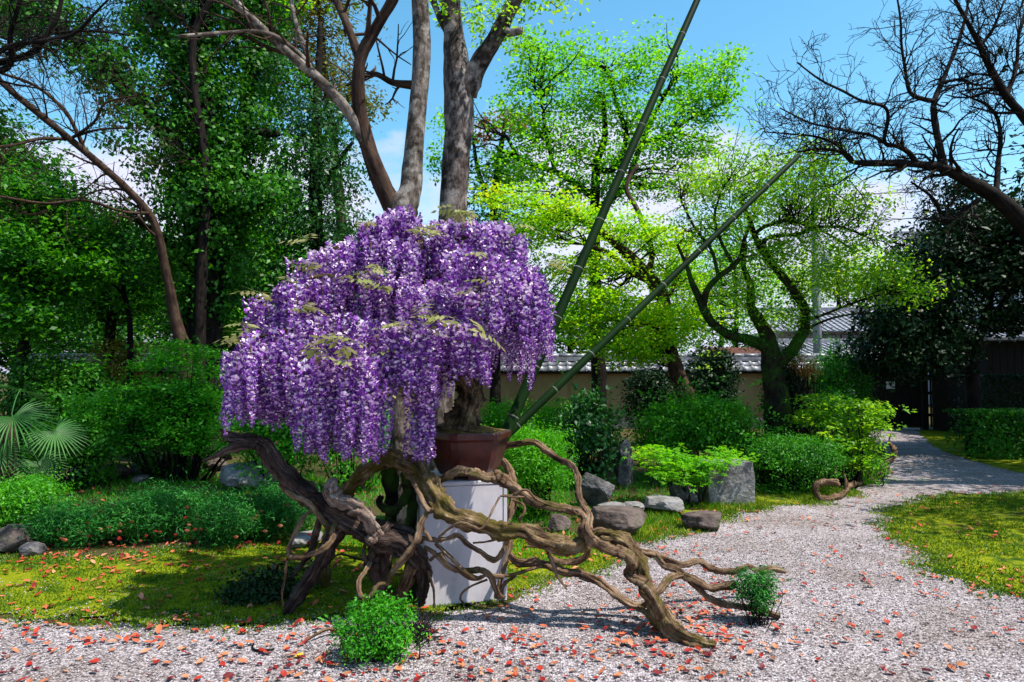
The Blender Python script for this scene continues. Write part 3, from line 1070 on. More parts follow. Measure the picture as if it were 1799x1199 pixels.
def build_wall():
    x0, x1 = -13.5, 9.3
    t = thing('garden_wall', 'long ochre plaster garden wall capped with grey roof tiles behind the shrubs', 'wall', ((x0 + x1) / 2, WY, 0))
    boxo('stone_footing', x0, x1, WY - 0.06, WY + 0.46, 0, 0.32, M_ROCK, t)
    boxo('plaster_face', x0, x1, WY, WY + 0.40, 0.32, 1.52, M_PLASTER, t)
    boxo('eave_board', x0, x1, WY - 0.17, WY + 0.57, 1.52, 1.60, M_DARKW, t)
    sl = math.radians(33)
    pan = tile_mesh(0.26, 0.30)
    pan.materials.append(M_TILE)
    n = int((x1 - x0) / 0.255)
    for i in range(n):
        for r in range(2):
            o = link('roof_tile', pan, None, t)
            o.location = (x0 + 0.13 + i * 0.255, WY - 0.27 + r * 0.235 * math.cos(sl), 1.60 + r * 0.235 * math.sin(sl) + r * 0.012 + rng.normal(0, .003))
            o.rotation_euler = (sl + rng.normal(0, .012), rng.normal(0, .012), rng.normal(0, .012))
    # back slope in one piece
    bm = bmesh.new()
    for i in range(n):
        xx = x0 + 0.13 + i * 0.255
        box(bm, xx - 0.127, xx - 0.06, WY + 0.2, WY + 0.66, 1.63, 1.66)
    for v in bm.verts:
        v.co.z += (WY + 0.66 - v.co.y) * math.tan(sl) * 0.62
    bm_obj('back_tiles', bm, M_TILEF, t)['kind'] = 'stuff'
    # ridge: two flat courses and a row of round caps
    boxo('ridge_course', x0, x1, WY + 0.07, WY + 0.33, 1.87, 1.93, M_TILEF, t)
    boxo('ridge_course', x0, x1, WY + 0.10, WY + 0.30, 1.933, 1.985, M_TILEF, t)
    tb = TB()
    tb.tube(np.array([[0, 0, 0], [0.2, 0, 0], [0.39, 0, 0]]), np.array([0.075, 0.068, 0.068]), 8)
    cap = tb.build('ridge_tile', M_TILE, t)
    k = int((x1 - x0) / 0.4)
    for i in range(k):
        o = cap if i == 0 else link('ridge_tile', cap.data, None, t)
        o.location = (x0 + 0.02 + i * 0.4, WY + 0.20, 2.02)
    adopt(t)


build_wall()


def far_roof(parent, cx, y, z, w, run, rise, name='roof', cols=None):
    """sloping tiled roof facing the viewer: a slab with raised tile ribs and stepped courses; eave at (y,z)"""
    bm = bmesh.new()
    L = math.hypot(run, rise)
    rows = max(3, int(L / 0.32))
    for r in range(rows):
        box(bm, -w / 2, w / 2, r * L / rows, (r + 1) * L / rows + 0.03, 0.0, 0.05 + 0.0)
        for v in bm.verts[-8:]:
            pass
    bm.verts.ensure_lookup_table()
    for k, v in enumerate(bm.verts):
        r = k // 8
        v.co.z += 0.0 if (v.co.y > (r + 0.5) * L / rows) else 0.035
    nr = int(w / 0.30)
    for i in range(nr + 1):
        x = -w / 2 + i * w / nr
        box(bm, x - 0.05, x + 0.05, -0.03, L, 0.03, 0.125)
    a = math.atan2(rise, run)
    for v in bm.verts:
        yy, zz = v.co.y, v.co.z
        v.co = (cx + v.co.x, y + yy * math.cos(a) - zz * math.sin(a), z + yy * math.sin(a) + zz * math.cos(a))
    o = bm_obj(name, bm, M_TILEF, parent)
    boxo('ridge', cx - w / 2 - 0.05, cx + w / 2 + 0.05, y + run - 0.15, y + run + 0.2, z + rise, z + rise + 0.28, M_TILEF, o, 0.03)
    return o


def px_x(px, Y):
    return P(px, 655, Y)[0]


def px_z(py, Y):
    return P(900, py, Y)[2]


# --- tiled house behind the plum tree
Yh = 34.0
t = thing('tiled_house', 'house with grey tiled roofs and pale walls seen behind the plum tree', 'house', (px_x(1435, Yh), Yh, 0))
xa, xb = px_x(1368, Yh), px_x(1555, Yh)
boxo('wall', xa, xb, Yh, Yh + 5, 0, px_z(580, Yh), M_HOUSE, t)
far_roof(t, (xa + xb) / 2, Yh - 0.7, px_z(584, Yh - 0.7), (xb - xa) + 1.2, 3.4, px_z(549, Yh + 2.5) - px_z(584, Yh - 0.7))
w_ = boxo('window', px_x(1440, Yh), px_x(1470, Yh), Yh - 0.05, Yh - 0.003, px_z(608, Yh), px_z(588, Yh), M_DARKW, t)
boxo('pane', px_x(1441.5, Yh), px_x(1468.5, Yh), Yh - 0.07, Yh - 0.052, px_z(607, Yh), px_z(589.5, Yh), M_GLASS, w_)
for q in (1478, 1495):
    w_ = boxo('window', px_x(q, Yh), px_x(q + 14, Yh), Yh - 0.05, Yh - 0.003, px_z(604, Yh), px_z(588, Yh), M_DARKW, t)
    boxo('pane', px_x(q + 1, Yh), px_x(q + 13, Yh), Yh - 0.07, Yh - 0.052, px_z(603, Yh), px_z(589, Yh), M_GLASS, w_)
far_roof(t, px_x(1475, Yh - 3), Yh - 3.6, px_z(625, Yh - 3.6), 4.2, 2.6, px_z(606, Yh - 1) - px_z(625, Yh - 3.6), 'lower_roof')
boxo('porch_wall', px_x(1430, Yh - 3), px_x(1520, Yh - 3), Yh - 3.1, Yh - 0.06, 0, px_z(624, Yh - 3), M_HOUSE, t)
adopt(t)

Yr = 27.0
t = thing('rust_roof_shed', 'shed with a rust red sheet roof just over the garden wall', 'shed', (px_x(1310, Yr), Yr, 0))
xa, xb = px_x(1270, Yr), px_x(1350, Yr)
boxo('wall', xa, xb, Yr, Yr + 2.4, 0, px_z(625, Yr), M_HOUSE, t)
bm = bmesh.new()
for i in range(14):
    u0 = xa - 0.2 + (xb - xa + 0.4) * i / 14
    u1 = xa - 0.2 + (xb - xa + 0.4) * (i + 0.5) / 14
    u2 = xa - 0.2 + (xb - xa + 0.4) * (i + 1) / 14
    z0, z1 = px_z(628, Yr), px_z(611, Yr + 2)
    for (a, b, za, zb) in ((u0, u1, 0, 0.05), (u1, u2, 0.05, 0)):
        f = [bm.verts.new(c) for c in ((a, Yr - 0.3, z0 + za), (b, Yr - 0.3, z0 + zb), (b, Yr + 2.5, z1 + zb), (a, Yr + 2.5, z1 + za))]
        bm.faces.new(f)
o = bm_obj('roof', bm, M_REDROOF, t)
adopt(t)

Yl = 36.0
t = thing('roof_house', 'house whose grey tiled roof shows between the woodland trunks', 'house', (px_x(210, Yl), Yl, 0))
xa, xb = px_x(130, Yl), px_x(300, Yl)
boxo('wall', xa, xb, Yl, Yl + 4, 0, px_z(602, Yl), M_HOUSE, t)
far_roof(t, (xa + xb) / 2, Yl - 0.6, px_z(604, Yl - .6), xb - xa + 0.8, 3.2, px_z(572, Yl + 2.6) - px_z(604, Yl - .6))
adopt(t)

Yb = 32.0
t = thing('white_storehouse', 'tall white plastered storehouse behind the dark camellia tree', 'house', (px_x(1780, Yb), Yb, 0))
xa, xb = px_x(1665, Yb), px_x(2050, Yb)
boxo('wall', xa, xb, Yb, Yb + 6, 0, px_z(455, Yb), M_WHITEW, t)
far_roof(t, (xa + xb) / 2, Yb - 0.7, px_z(458, Yb), xb - xa + 1.2, 3.6, 1.7)
w_ = boxo('window', px_x(1760, Yb), px_x(1785, Yb), Yb - 0.06, Yb - 0.003, px_z(540, Yb), px_z(505, Yb), M_DARKW, t)
far_roof(t, (xa + xb) / 2, Yb - 3.6, px_z(600, Yb - 3.6), xb - xa, 3.3, px_z(572, Yb - 0.3) - px_z(600, Yb - 3.6), 'lower_roof')
adopt(t)

# --- gate
Yg = 18.7
t = thing('timber_gate', 'black timber garden gate under a small tiled roof at the path end', 'gate', (px_x(1590, Yg), Yg, 0))
gx0, gx1 = px_x(1512, Yg), px_x(1668, Yg)
ze = px_z(644, Yg)
for x in (gx0, gx0 + 0.95, gx1 - 0.75, gx1 - 0.14):
    boxo('post', x, x + 0.14, Yg, Yg + 0.16, 0, ze, M_DARKW, t, 0.008)
boxo('lintel', gx0 - 0.2, gx1 + 0.2, Yg - 0.02, Yg + 0.18, ze, ze + 0.16, M_DARKW, t, 0.008)
npl = 8
for i in range(npl):
    a = gx0 + 0.145 + i * (0.80 / npl)
    boxo('plank', a, a + 0.80 / npl - 0.008, Yg + 0.05, Yg + 0.09, 0.05, ze - 0.02, M_DARKW, t)
wl = (gx1 - 0.76) - (gx0 + 1.095)
for i in range(7):
    a = gx0 + 1.10 + i * wl / 7
    boxo('plank', a, a + wl / 7 - 0.012, Yg + 0.05, Yg + 0.09, 0.06, ze - 0.03, M_DARKW, t)
for i in range(5):     # open slatted leaf
    a = gx1 - 0.60 + i * 0.095
    boxo('slat', a, a + 0.04, Yg + 0.06, Yg + 0.09, 0.06, ze - 0.03, M_DARKW, t)
for z in (0.35, 0.95):
    boxo('rail', gx0 + 0.143, gx1 - 0.143, Yg + 0.091, Yg + 0.13, z, z + 0.08, M_DARKW, t)
sl = math.radians(28)
pan = tile_mesh(0.26, 0.34)
pan.materials.append(M_TILE)
for i in range(int((gx1 - gx0 + 0.9) / 0.255)):
    for r in range(3):
        o = link('roof_tile', pan, None, t)
        o.location = (gx0 - 0.40 + i * 0.255, Yg - 0.62 + r * 0.27 * math.cos(sl), ze + 0.17 + r * 0.27 * math.sin(sl) + 0.012 * r)
        o.rotation_euler = (sl, 0, 0)
boxo('rafter_board', gx0 - 0.5, gx1 + 0.5, Yg - 0.55, Yg + 0.7, ze + 0.162, ze + 0.185, M_DARKW, t)
boxo('ridge', gx0 - 0.55, gx1 + 0.55, Yg + 0.06, Yg + 0.3, ze + 0.52, ze + 0.70, M_TILEF, t, 0.03)
adopt(t)
q = P(1566, 677, Yg + 0.04)
nt = boxo('paper_notice', q[0] - 0.14, q[0] + 0.14, Yg + 0.036, Yg + 0.046, q[2] - 0.10, q[2] + 0.10, M_PAPER)
tag(nt, 'small white paper notice fixed to the black timber gate', 'notice')

# --- dark shed right of the gate
Yd = 16.5
t = thing('dark_shed', 'black boarded shed beside the gate above the hedge', 'shed', (px_x(1790, Yd), Yd, 0))
sx0, sx1 = px_x(1732, Yd), px_x(1732, Yd) + 3.2
sz = px_z(600, Yd)
boxo('core', sx0 + 0.03, sx1 - 0.03, Yd + 0.03, Yd + 2.2, 0, sz - 0.02, M_DARKW, t)
for i in range(18):
    a = sx0 + i * 3.2 / 18
    boxo('plank', a, a + 3.2 / 18 - 0.01, Yd, Yd + 0.028, 0, sz, M_DARKW, t)
boxo('roof', sx0 - 0.25, sx1 + 0.25, Yd - 0.35, Yd + 2.5, sz + 0.003, sz + 0.10, M_TILEF, t, 0.02)
adopt(t)

# --- utility pole and cables
Yp = 30.0
t = thing('utility_pole', 'grey concrete utility pole standing behind the plum tree', 'pole', (px_x(1437, Yp), Yp, 0))
tb = TB()
tb.tube(np.array([[px_x(1437, Yp), Yp, 0], [px_x(1437, Yp), Yp, 5], [px_x(1436, Yp), Yp, px_z(270, Yp)]]), np.array([0.19, 0.17, 0.13]), 10)
tb.build('shaft', M_POLE, t)
for zz in (290, 350):
    boxo('crossarm', px_x(1415, Yp), px_x(1459, Yp), Yp - 0.24, Yp - 0.16, px_z(zz, Yp), px_z(zz, Yp) + 0.1, M_POLE, t)
tb = TB()
tb.tube(np.array([[px_x(1450, Yp), Yp - 0.35, px_z(478, Yp)], [px_x(1450, Yp), Yp - 0.35, px_z(448, Yp)]]), np.array([0.22, 0.22]), 10)
tb.build('transformer', M_POLE, t)
adopt(t)
for i, (zz, ye) in enumerate(((290, 246), (294, 262), (350, 300))):
    a = np.array([px_x(1440, Yp), Yp - 0.25, px_z(zz, Yp) + 0.12])
    b = P(1860, ye, 21.0)
    m = (a + b) / 2 - np.array([0, 0, 0.25])
    tb = TB()
    tb.tube(catmull([a, m, b], 8), 0.016, 4)
    o = tb.build('overhead_cable', M_CABLE)
    tag(o, ['uppermost black overhead cable running right from the pole', 'middle black overhead cable running right from the pole', 'lowest black overhead cable running right from the pole'][i], 'cable', 'cables from the utility pole')

# ================================================================== trees
# --- two-stemmed tree behind the wisteria
t, res = tree('forked_tree', 'grey two-stemmed tree whose trunk rises behind the wisteria blossom', [
    [(702, 905, 5.9, 26), (704, 750, 5.9, 22), (706, 560, 5.9, 26), (704, 430, 5.9, 31), (706, 370, 5.9, 36), (722, 330, 5.9, 25), (730, 230, 5.95, 21), (741, 100, 6.0, 20), (735, -40, 6.05, 19), (728, -140, 6.1, 17)],
    [(700, 385, 5.9, 26), (680, 345, 5.87, 21), (650, 270, 5.8, 18), (632, 190, 5.75, 16), (632, 110, 5.7, 14), (655, 60, 5.7, 13), (690, 0, 5.65, 12), (720, -70, 5.6, 10)],
    [(634, 112, 5.7, 11), (612, 50, 5.75, 9), (590, 0, 5.8, 8), (570, -50, 5.85, 7)],
    [(648, 262, 5.8, 14), (610, 195, 5.7, 12.5), (560, 140, 5.6, 12), (520, 105, 5.5, 11), (470, 60, 5.4, 10), (420, 12, 5.3, 9), (380, -40, 5.2, 7)],
    [(545, 118, 5.55, 7), (520, 90, 5.5, 6), (470, 58, 5.35, 5.5), (400, 58, 5.2, 5), (312, 64, 5.0, 3.5)],
    [(548, 120, 5.6, 7), (530, 70, 5.7, 6), (515, 20, 5.8, 5), (510, -30, 5.9, 4)],
], B_GREY, rs=0.8)
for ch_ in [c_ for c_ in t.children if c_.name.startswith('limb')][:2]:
    ch_.data.materials[0] = B_BROWN  # darker bark on two limbs, painting in the shade that falls on them
tb = TB()
for i in (2, 3, 4, 5):
    sprout(tb, res[i][0], res[i][1], 7, 0.55, 2, 4, 0.8, 0.1, rmin=0.0025)
sprout(tb, res[1][0], res[1][1], 4, 0.6, 2, 4, 0.9, 0.1, 0.5, rmin=0.0025)
p_, r_ = px_path([(730, 150, 6.0, 9), (690, 145, 6.1, 6), (655, 130, 6.2, 5), (610, 150, 6.4, 3)])
tb.tube(p_, r_, 5)
sprout(tb, p_, r_, 8, 0.5, 2, 3, 0.9, 0.1, rmin=0.0025)
tb.build('twigs', B_BROWN, t, 'stuff')
adopt(t)

# --- single stout tree beside it
t, res = tree('stout_tree', 'stout mottled grey tree forking high above the wisteria pot', [
    [(776, 900, 7.1, 34), (774, 740, 7.1, 26), (780, 600, 7.1, 28), (792, 400, 7.1, 28), (802, 270, 7.1, 28), (806, 180, 7.1, 30), (802, 120, 7.1, 26), (797, 60, 7.1, 21), (790, -10, 7.1, 20), (786, -120, 7.1, 19)],
    [(818, 165, 7.1, 22), (838, 115, 7.05, 19), (868, 72, 7.0, 17), (892, 25, 6.95, 15), (915, -25, 6.9, 14), (935, -110, 6.9, 13)],
    [(886, 55, 6.95, 9), (898, 58, 6.9, 8), (916, 54, 6.85, 7.5)],
    [(786, 55, 7.1, 8), (770, 25, 7.1, 7), (757, -10, 7.1, 6), (740, -50, 7.1, 5)],
], B_MOTTLE, rs=0.9)
o, c = foliage(t, [E(870, 45, 7.0, 38, 30, .4), E(800, 20, 7.05, 40, 34, .4), E(905, 78, 6.9, 22, 14, .25)], 70, 8, 0.05, 0.055, L_PLUM, flat=.6)
# the leafy crown above, which dapples the left bank with shade
hi = []
for e_ in [(-1.9, 7.9, 7.6), (-.6, 8.2, 8.0), (-2.8, 8.6, 7.0), (.3, 7.6, 7.4)]:
    a_ = res[0][0][-1]
    pth = catmull([a_, a_ * .55 + np.array(e_) * .45 + np.array([0, 0, .35]), np.array(e_)], 6)
    rd_ = np.linspace(.075, .025, len(pth))
    tl = TB()
    tl.tube(pth, rd_, 8, flute=.05, rough=.05)
    tl.build('limb', B_MOTTLE, t)
    hi.append((pth, rd_))
els_ = [(np.array([rng.uniform(-3.6, .6), rng.uniform(7.4, 9.6), rng.uniform(6.7, 8.6)]), np.array([.9, .8, .45])) for k_ in range(13)]
o2, c2 = foliage(t, els_, 620, 12, .15, .10, L_PLUM, flat=.5, shell=.1)
tb = TB()
connect(tb, hi, c2, .02, 90)
connect(tb, res, c, 0.008, 40)
tb.build('twigs', B_BROWN, t, 'stuff')
adopt(t)

# --- ivy-clad big tree, left
t, res = tree('ivy_clad_tree', 'huge ivy-clad tree with thick green-sleeved limbs on the woodland side', [
    [(352, 640, 12.2, 34), (362, 520, 12.2, 30), (372, 400, 12.2, 27), (366, 290, 12.2, 24), (352, 190, 12.2, 22), (345, 90, 12.2, 19), (360, 0, 12.2, 16), (380, -120, 12.2, 14)],
    [(362, 330, 12.2, 17), (310, 260, 12.0, 15), (250, 190, 11.8, 13), (175, 110, 11.6, 11), (90, 40, 11.4, 10), (0, -20, 11.2, 8)],
    [(352, 200, 12.2, 14), (310, 110, 12.4, 12), (270, 30, 12.6, 11), (255, -60, 12.8, 9)],
    [(372, 400, 12.2, 14), (405, 280, 12.5, 13), (440, 160, 12.8, 11), (450, 60, 13, 10), (470, -60, 13.2, 8)],
    [(372, 440, 12.2, 11), (430, 372, 12.0, 9), (480, 345, 11.8, 7)],
    [(398, 300, 12.4, 10), (440, 240, 12.3, 9), (490, 235, 12.2, 6)],
    [(345, 480, 12.2, 8), (290, 420, 12.0, 6), (215, 375, 11.8, 4)],
], B_DARK)
sl_ = []
for i, r in ((0, 0.52), (1, 0.55), (2, 0.5), (3, 0.6), (4, 0.3), (5, 0.36), (6, 0.4)):
    pth = res[i][0]
    pth = pth[pth[:, 2] > 2.4] if i == 0 else pth
    sl_ += sleeve(pth, r)
sl_ += [E(325, 360, 12.2, 50, 50, .7), E(470, 130, 13.0, 70, 80, 1.0), E(260, 450, 12.3, 60, 50, .9), E(430, 470, 12.6, 60, 60, .8)]
o, c = foliage(t, sl_, 3500, 18, 0.13, 0.085, L_DARKG, flat=.7, aspect=.7, tilt=.5, up=.5, outw_w=1.0, shell=.6, loose=.1, name='ivy_foliage')
tb = TB()
connect(tb, res, c, 0.016, 110)
tb.build('twigs', B_DARK, t, 'stuff')
adopt(t)

# --- dark bare stem standing before the ivy
t, res = tree('dark_stem_tree', 'slim dark bare-stemmed tree in front of the ivy-clad limbs', [
    [(352, 520, 11.6, 17), (360, 400, 11.6, 16), (362, 320, 11.6, 14), (355, 240, 11.6, 12), (343, 170, 11.6, 11), (338, 90, 11.6, 11), (346, 45, 11.6, 10), (366, 8, 11.6, 9), (392, -60, 11.6, 8)],
    [(338, 70, 11.6, 6), (322, 35, 11.7, 5), (305, 0, 11.8, 4)],
    [(356, 290, 11.6, 5), (330, 275, 11.4, 3.5), (295, 250, 11.2, 2)],
], B_DARK, rs=0.62)
tb = TB()
for p_, r_ in res:
    sprout(tb, p_, r_, 10, 0.9, 2, 4, 0.9, 0.05, 0.45, rmin=0.003, rfac=0.3)
tb.build('twigs', B_DARK, t, 'stuff')
adopt(t)

# --- leaning brown tree with bare branches
t, res = tree('leaning_bare_tree', 'leaning brown tree with bare branches reaching over the palm', [
    [(325, 620, 11.3, 20), (312, 575, 11.3, 16), (296, 500, 11.2, 12), (280, 420, 11.1, 11), (262, 376, 11.0, 11), (215, 325, 10.8, 10), (155, 272, 10.5, 9.5), (95, 222, 10.2, 9), (40, 178, 10.0, 8), (-30, 118, 9.7, 7), (-120, 60, 9.4, 6)],
    [(150, 268, 10.5, 6), (135, 232, 10.4, 5.5), (110, 190, 10.3, 5), (60, 150, 10.2, 4.5), (0, 128, 10.1, 4)],
    [(122, 246, 10.4, 4.5), (165, 215, 10.1, 3.5), (185, 182, 9.9, 3), (240, 168, 9.7, 2)],
    [(265, 375, 11.0, 5), (215, 372, 10.5, 4), (150, 352, 10.1, 4), (80, 358, 9.7, 4), (0, 346, 9.4, 4), (-60, 340, 9.2, 3)],
    [(120, 245, 10.4, 5), (70, 244, 9.9, 4.5), (20, 256, 9.5, 4), (-40, 262, 9.2, 3.5)],
    [(130, 240, 10.4, 4), (175, 228, 10.1, 3), (245, 225, 9.9, 1.6)],
], B_BROWN, rs=0.66)
tb = TB()
for i, (p_, r_) in enumerate(res):
    sprout(tb, p_, r_, 16 if i == 0 else 13, 0.95, 3, 4, 0.9, 0.10, 0.35 if i == 0 else .15, rmin=0.004, rfac=0.35)
tb.build('twigs', B_BROWN, t, 'stuff')
adopt(t)

# --- bare branches entering from the upper left (tree stands outside the frame)
bx = P(-230, 655, 7.0)
t, res = tree('spreading_bare_tree', 'bare tree whose dark branches spread over the upper left sky', [
    [(-230, 900, 7.0, 30), (-225, 600, 7.0, 26), (-200, 400, 7.0, 22), (-150, 250, 7.0, 18), (-60, 130, 7.0, 11), (10, 108, 7.0, 8), (60, 90, 7.0, 7), (100, 30, 7.0, 5), (115, -40, 7.0, 4)],
    [(-60, 130, 7.0, 10), (15, 118, 6.9, 7), (18, 60, 6.8, 6), (30, 20, 6.7, 5), (45, -40, 6.6, 4)],
    [(-70, 140, 7.0, 9), (10, 85, 6.8, 6), (80, 72, 6.6, 5), (130, 60, 6.4, 4), (170, 20, 6.3, 3), (200, -10, 6.2, 2)],
    [(10, 96, 7.0, 5), (80, 62, 7.2, 4), (160, 55, 7.4, 3.5), (230, 62, 7.6, 2)],
], B_DARK, rs=0.75)
tb = TB()
for i, (p_, r_) in enumerate(res):
    sprout(tb, p_, r_, 14, 0.8, 3, 4, 0.9, 0.05, 0.5 if i == 0 else .25, rmin=0.0035, rfac=0.4)
tb.build('twigs', B_DARK, t, 'stuff')
adopt(t)

# --- evergreen behind the wisteria, left of it
t, res = tree('evergreen_tree', 'dark glossy evergreen tree rising behind the left edge of the wisteria', [
    [(556, 620, 13.5, 14), (556, 450, 13.5, 13), (554, 330, 13.5, 11), (556, 220, 13.5, 9), (560, 110, 13.5, 6), (562, 40, 13.5, 4)],
    [(556, 430, 13.5, 6), (520, 370, 13.3, 5), (490, 330, 13.2, 3)],
    [(555, 350, 13.5, 6), (590, 290, 13.4, 5), (620, 250, 13.3, 3)],
], B_DARK)
o, c = foliage(t, [E(555, 390, 13.5, 62, 60, .9), E(590, 300, 13.5, 55, 55, .8), E(520, 290, 13.5, 55, 60, .8), E(560, 210, 13.5, 60, 50, .8), E(500, 400, 13.2, 48, 44, .7), E(610, 400, 13.2, 32, 40, .6), E(540, 490, 13.4, 75, 60, 1.0), E(470, 490, 13.4, 60, 60, .9)], 950, 13, 0.15, 0.10, L_EVER, flat=.6, aspect=.45, up=.5, outw_w=.7, shell=.3, droop=.3)
tb = TB()
connect(tb, res, c, 0.02, 90)
tb.build('twigs', B_DARK, t, 'stuff')
adopt(t)

# --- bronze-leaved tree above it
t, res = tree('bronze_leaved_tree', 'tree with young olive and bronze leaves above the dark evergreen', [
    [(610, 640, 15.5, 11), (600, 400, 15.5, 10), (585, 250, 15.5, 8), (570, 120, 15.5, 6), (560, 0, 15.5, 4)],
    [(588, 260, 15.5, 5), (540, 150, 15.3, 4), (500, 60, 15.1, 2.5)],
    [(585, 240, 15.5, 5), (620, 160, 15.6, 4), (660, 120, 15.8, 2)],
], B_BROWN)
o, c = foliage(t, [E(540, 60, 15.3, 80, 60, 1.1), E(600, 150, 15.5, 55, 50, .9), E(490, 150, 15.2, 50, 60, .9), E(645, 185, 15.7, 32, 22, .6), E(560, -30, 15.4, 90, 50, 1.2), E(470, 20, 15.2, 50, 60, .9)], 800, 13, 0.19, 0.10, L_OLIVE, flat=.4, shell=.2)
tb = TB()
connect(tb, res, c, 0.02, 130)
tb.build('twigs', B_BROWN, t, 'stuff')
adopt(t)

# --- woodland trees on the left, behind the ivy
WOOD = [
    ('layered_maple', 'green layered maple hanging over the fan palm', 40, 11.6, [(40, 345, 110, 40), (120, 420, 90, 45), (10, 440, 90, 45), (70, 500, 110, 40), (150, 470, 60, 30), (20, 560, 90, 40)], L_FOREST, 900, .22, .09),
    ('woodland_tree', 'deep green woodland tree filling the space left of the ivy trunk', 190, 17.5, [(190, 450, 90, 60), (90, 370, 80, 40), (150, 520, 100, 60), (60, 430, 80, 60), (250, 500, 70, 60)], L_FOREST, 900, .24, .12),
    ('woodland_tree', 'broad dark tree at the far left edge behind the bare branches', -40, 16.0, [(-60, 250, 90, 70), (-60, 380, 120, 80), (30, 300, 70, 34), (-40, 520, 120, 80), (10, 30, 60, 40)], L_DARKG, 1000, .25, .12),
    ('woodland_tree', 'bright green tree glowing between the ivy trunk and evergreen', 440, 18.5, [(430, 420, 70, 80), (480, 340, 40, 50), (420, 540, 80, 70), (500, 460, 60, 80)], L_FERN, 760, .24, .12),
    ('woodland_tree', 'light green tree beyond the wall left of the ivy trunk', 175, 30.0, [(150, 510, 110, 70), (250, 540, 80, 60), (40, 540, 90, 60), (200, 440, 90, 60), (330, 520, 90, 80)], L_MAPLE2, 700, .36, .19),
    ('woodland_tree', 'low dark thicket tree closing the gap behind the fan palm', 30, 23.0, [(0, 560, 130, 60), (110, 570, 90, 50), (-60, 610, 120, 50), (60, 615, 120, 40), (200, 600, 60, 40)], L_DARKG, 520, .3, .15),
    ('woodland_tree', 'dark thicket tree behind the ivy trunk foot', 330, 21.0, [(330, 560, 90, 60), (420, 590, 80, 50), (300, 480, 70, 60), (380, 500, 60, 70), (480, 600, 70, 45)], L_DARKG, 520, .28, .14),
    ('woodland_tree', 'ivy green tree behind the forked grey trunk and wisteria', 600, 26.0, [(600, 520, 90, 80), (520, 560, 80, 60), (680, 570, 70, 60), (450, 600, 80, 50), (640, 470, 40, 50)], L_FOREST, 620, .32, .17),
]
for (nm, lab, bpx, Y, els, mt, ns, sr, sz) in WOOD:
    topy = min(e[1] for e in els)
    t, res = tree(nm, lab, [[(bpx, 640, Y, 9), (bpx + 6, 520, Y, 8), (bpx - 4, 400, Y, 6), (bpx + 3, topy + 20, Y, 3)]], B_DARK)
    o, c = foliage(t, [E(a, b, Y + rng.uniform(-.6, .6), rx, ry, rx * Y / F_PX * .8) for (a, b, rx, ry) in els], int(ns * 1.5), 15, sr, sz * 1.15, mt, flat=.35 if nm == 'layered_maple' else .55, shell=.15, aspect=.55)
    tb = TB()
    connect(tb, res, c, 0.03, 60)
    tb.build('twigs', B_DARK, t, 'stuff')
    adopt(t)

# thin sapling before the tiled roof
t, res = tree('slim_sapling', 'slim dark sapling standing before the distant tiled roof', [
    [(229, 640, 12.6, 5), (228, 560, 12.6, 4.5), (218, 515, 12.6, 4), (216, 470, 12.6, 3.5), (214, 420, 12.6, 2.5)],
    [(218, 520, 12.6, 3), (195, 495, 12.4, 2), (170, 470, 12.2, 1.5)],
], B_DARK)
adopt(t)

# --- maples in the middle
t, res = tree('leaning_maple', 'leaning maple with layered yellow green leaves before the ochre wall', [
    [(1208, 700, 11.2, 16), (1190, 660, 11.2, 14), (1176, 600, 11.2, 11.5), (1172, 550, 11.2, 11), (1155, 505, 11.2, 12), (1125, 470, 11.1, 11), (1095, 440, 11, 9), (1060, 410, 10.9, 6), (1010, 380, 10.7, 4)],
    [(1150, 498, 11.2, 8), (1105, 475, 11.0, 6), (1070, 445, 10.8, 4.5), (1030, 430, 10.6, 3)],
    [(1140, 478, 11.2, 6), (1145, 440, 11.3, 5), (1120, 370, 11.4, 4.5), (1100, 330, 11.5, 4), (1120, 290, 11.6, 3)],
    [(1170, 530, 11.2, 4), (1200, 470, 11.4, 3.5), (1215, 420, 11.5, 2.5)],
], B_BROWN)
o, c = foliage(t, [E(900, 345, 10.6, 75, 16, .8), E(985, 375, 10.7, 85, 20, .9), E(940, 410, 10.9, 75, 20, .9), E(1080, 400, 11, 70, 22, .9), E(1160, 420, 11.2, 55, 25, .8), E(1030, 470, 10.9, 80, 24, .9), E(1060, 530, 11.0, 90, 26, 1.0), E(1130, 560, 11.0, 80, 26, .9), E(1010, 560, 11.1, 70, 26, .9), E(1080, 600, 10.9, 90, 24, .9), E(1180, 590, 10.8, 55, 28, .7), E(1120, 630, 10.8, 50, 16, .6), E(1220, 540, 11.2, 38, 40, .6), E(1190, 480, 11.3, 45, 30, .7)], 1700, 15, 0.13, 0.062, L_MAPLE, flat=.2, shell=.1, up=1.5, aspect=.7, loose=.4)
tb = TB()
connect(tb, res, c, 0.026, 190)
tb.build('twigs', B_DARK, t, 'stuff')
adopt(t)

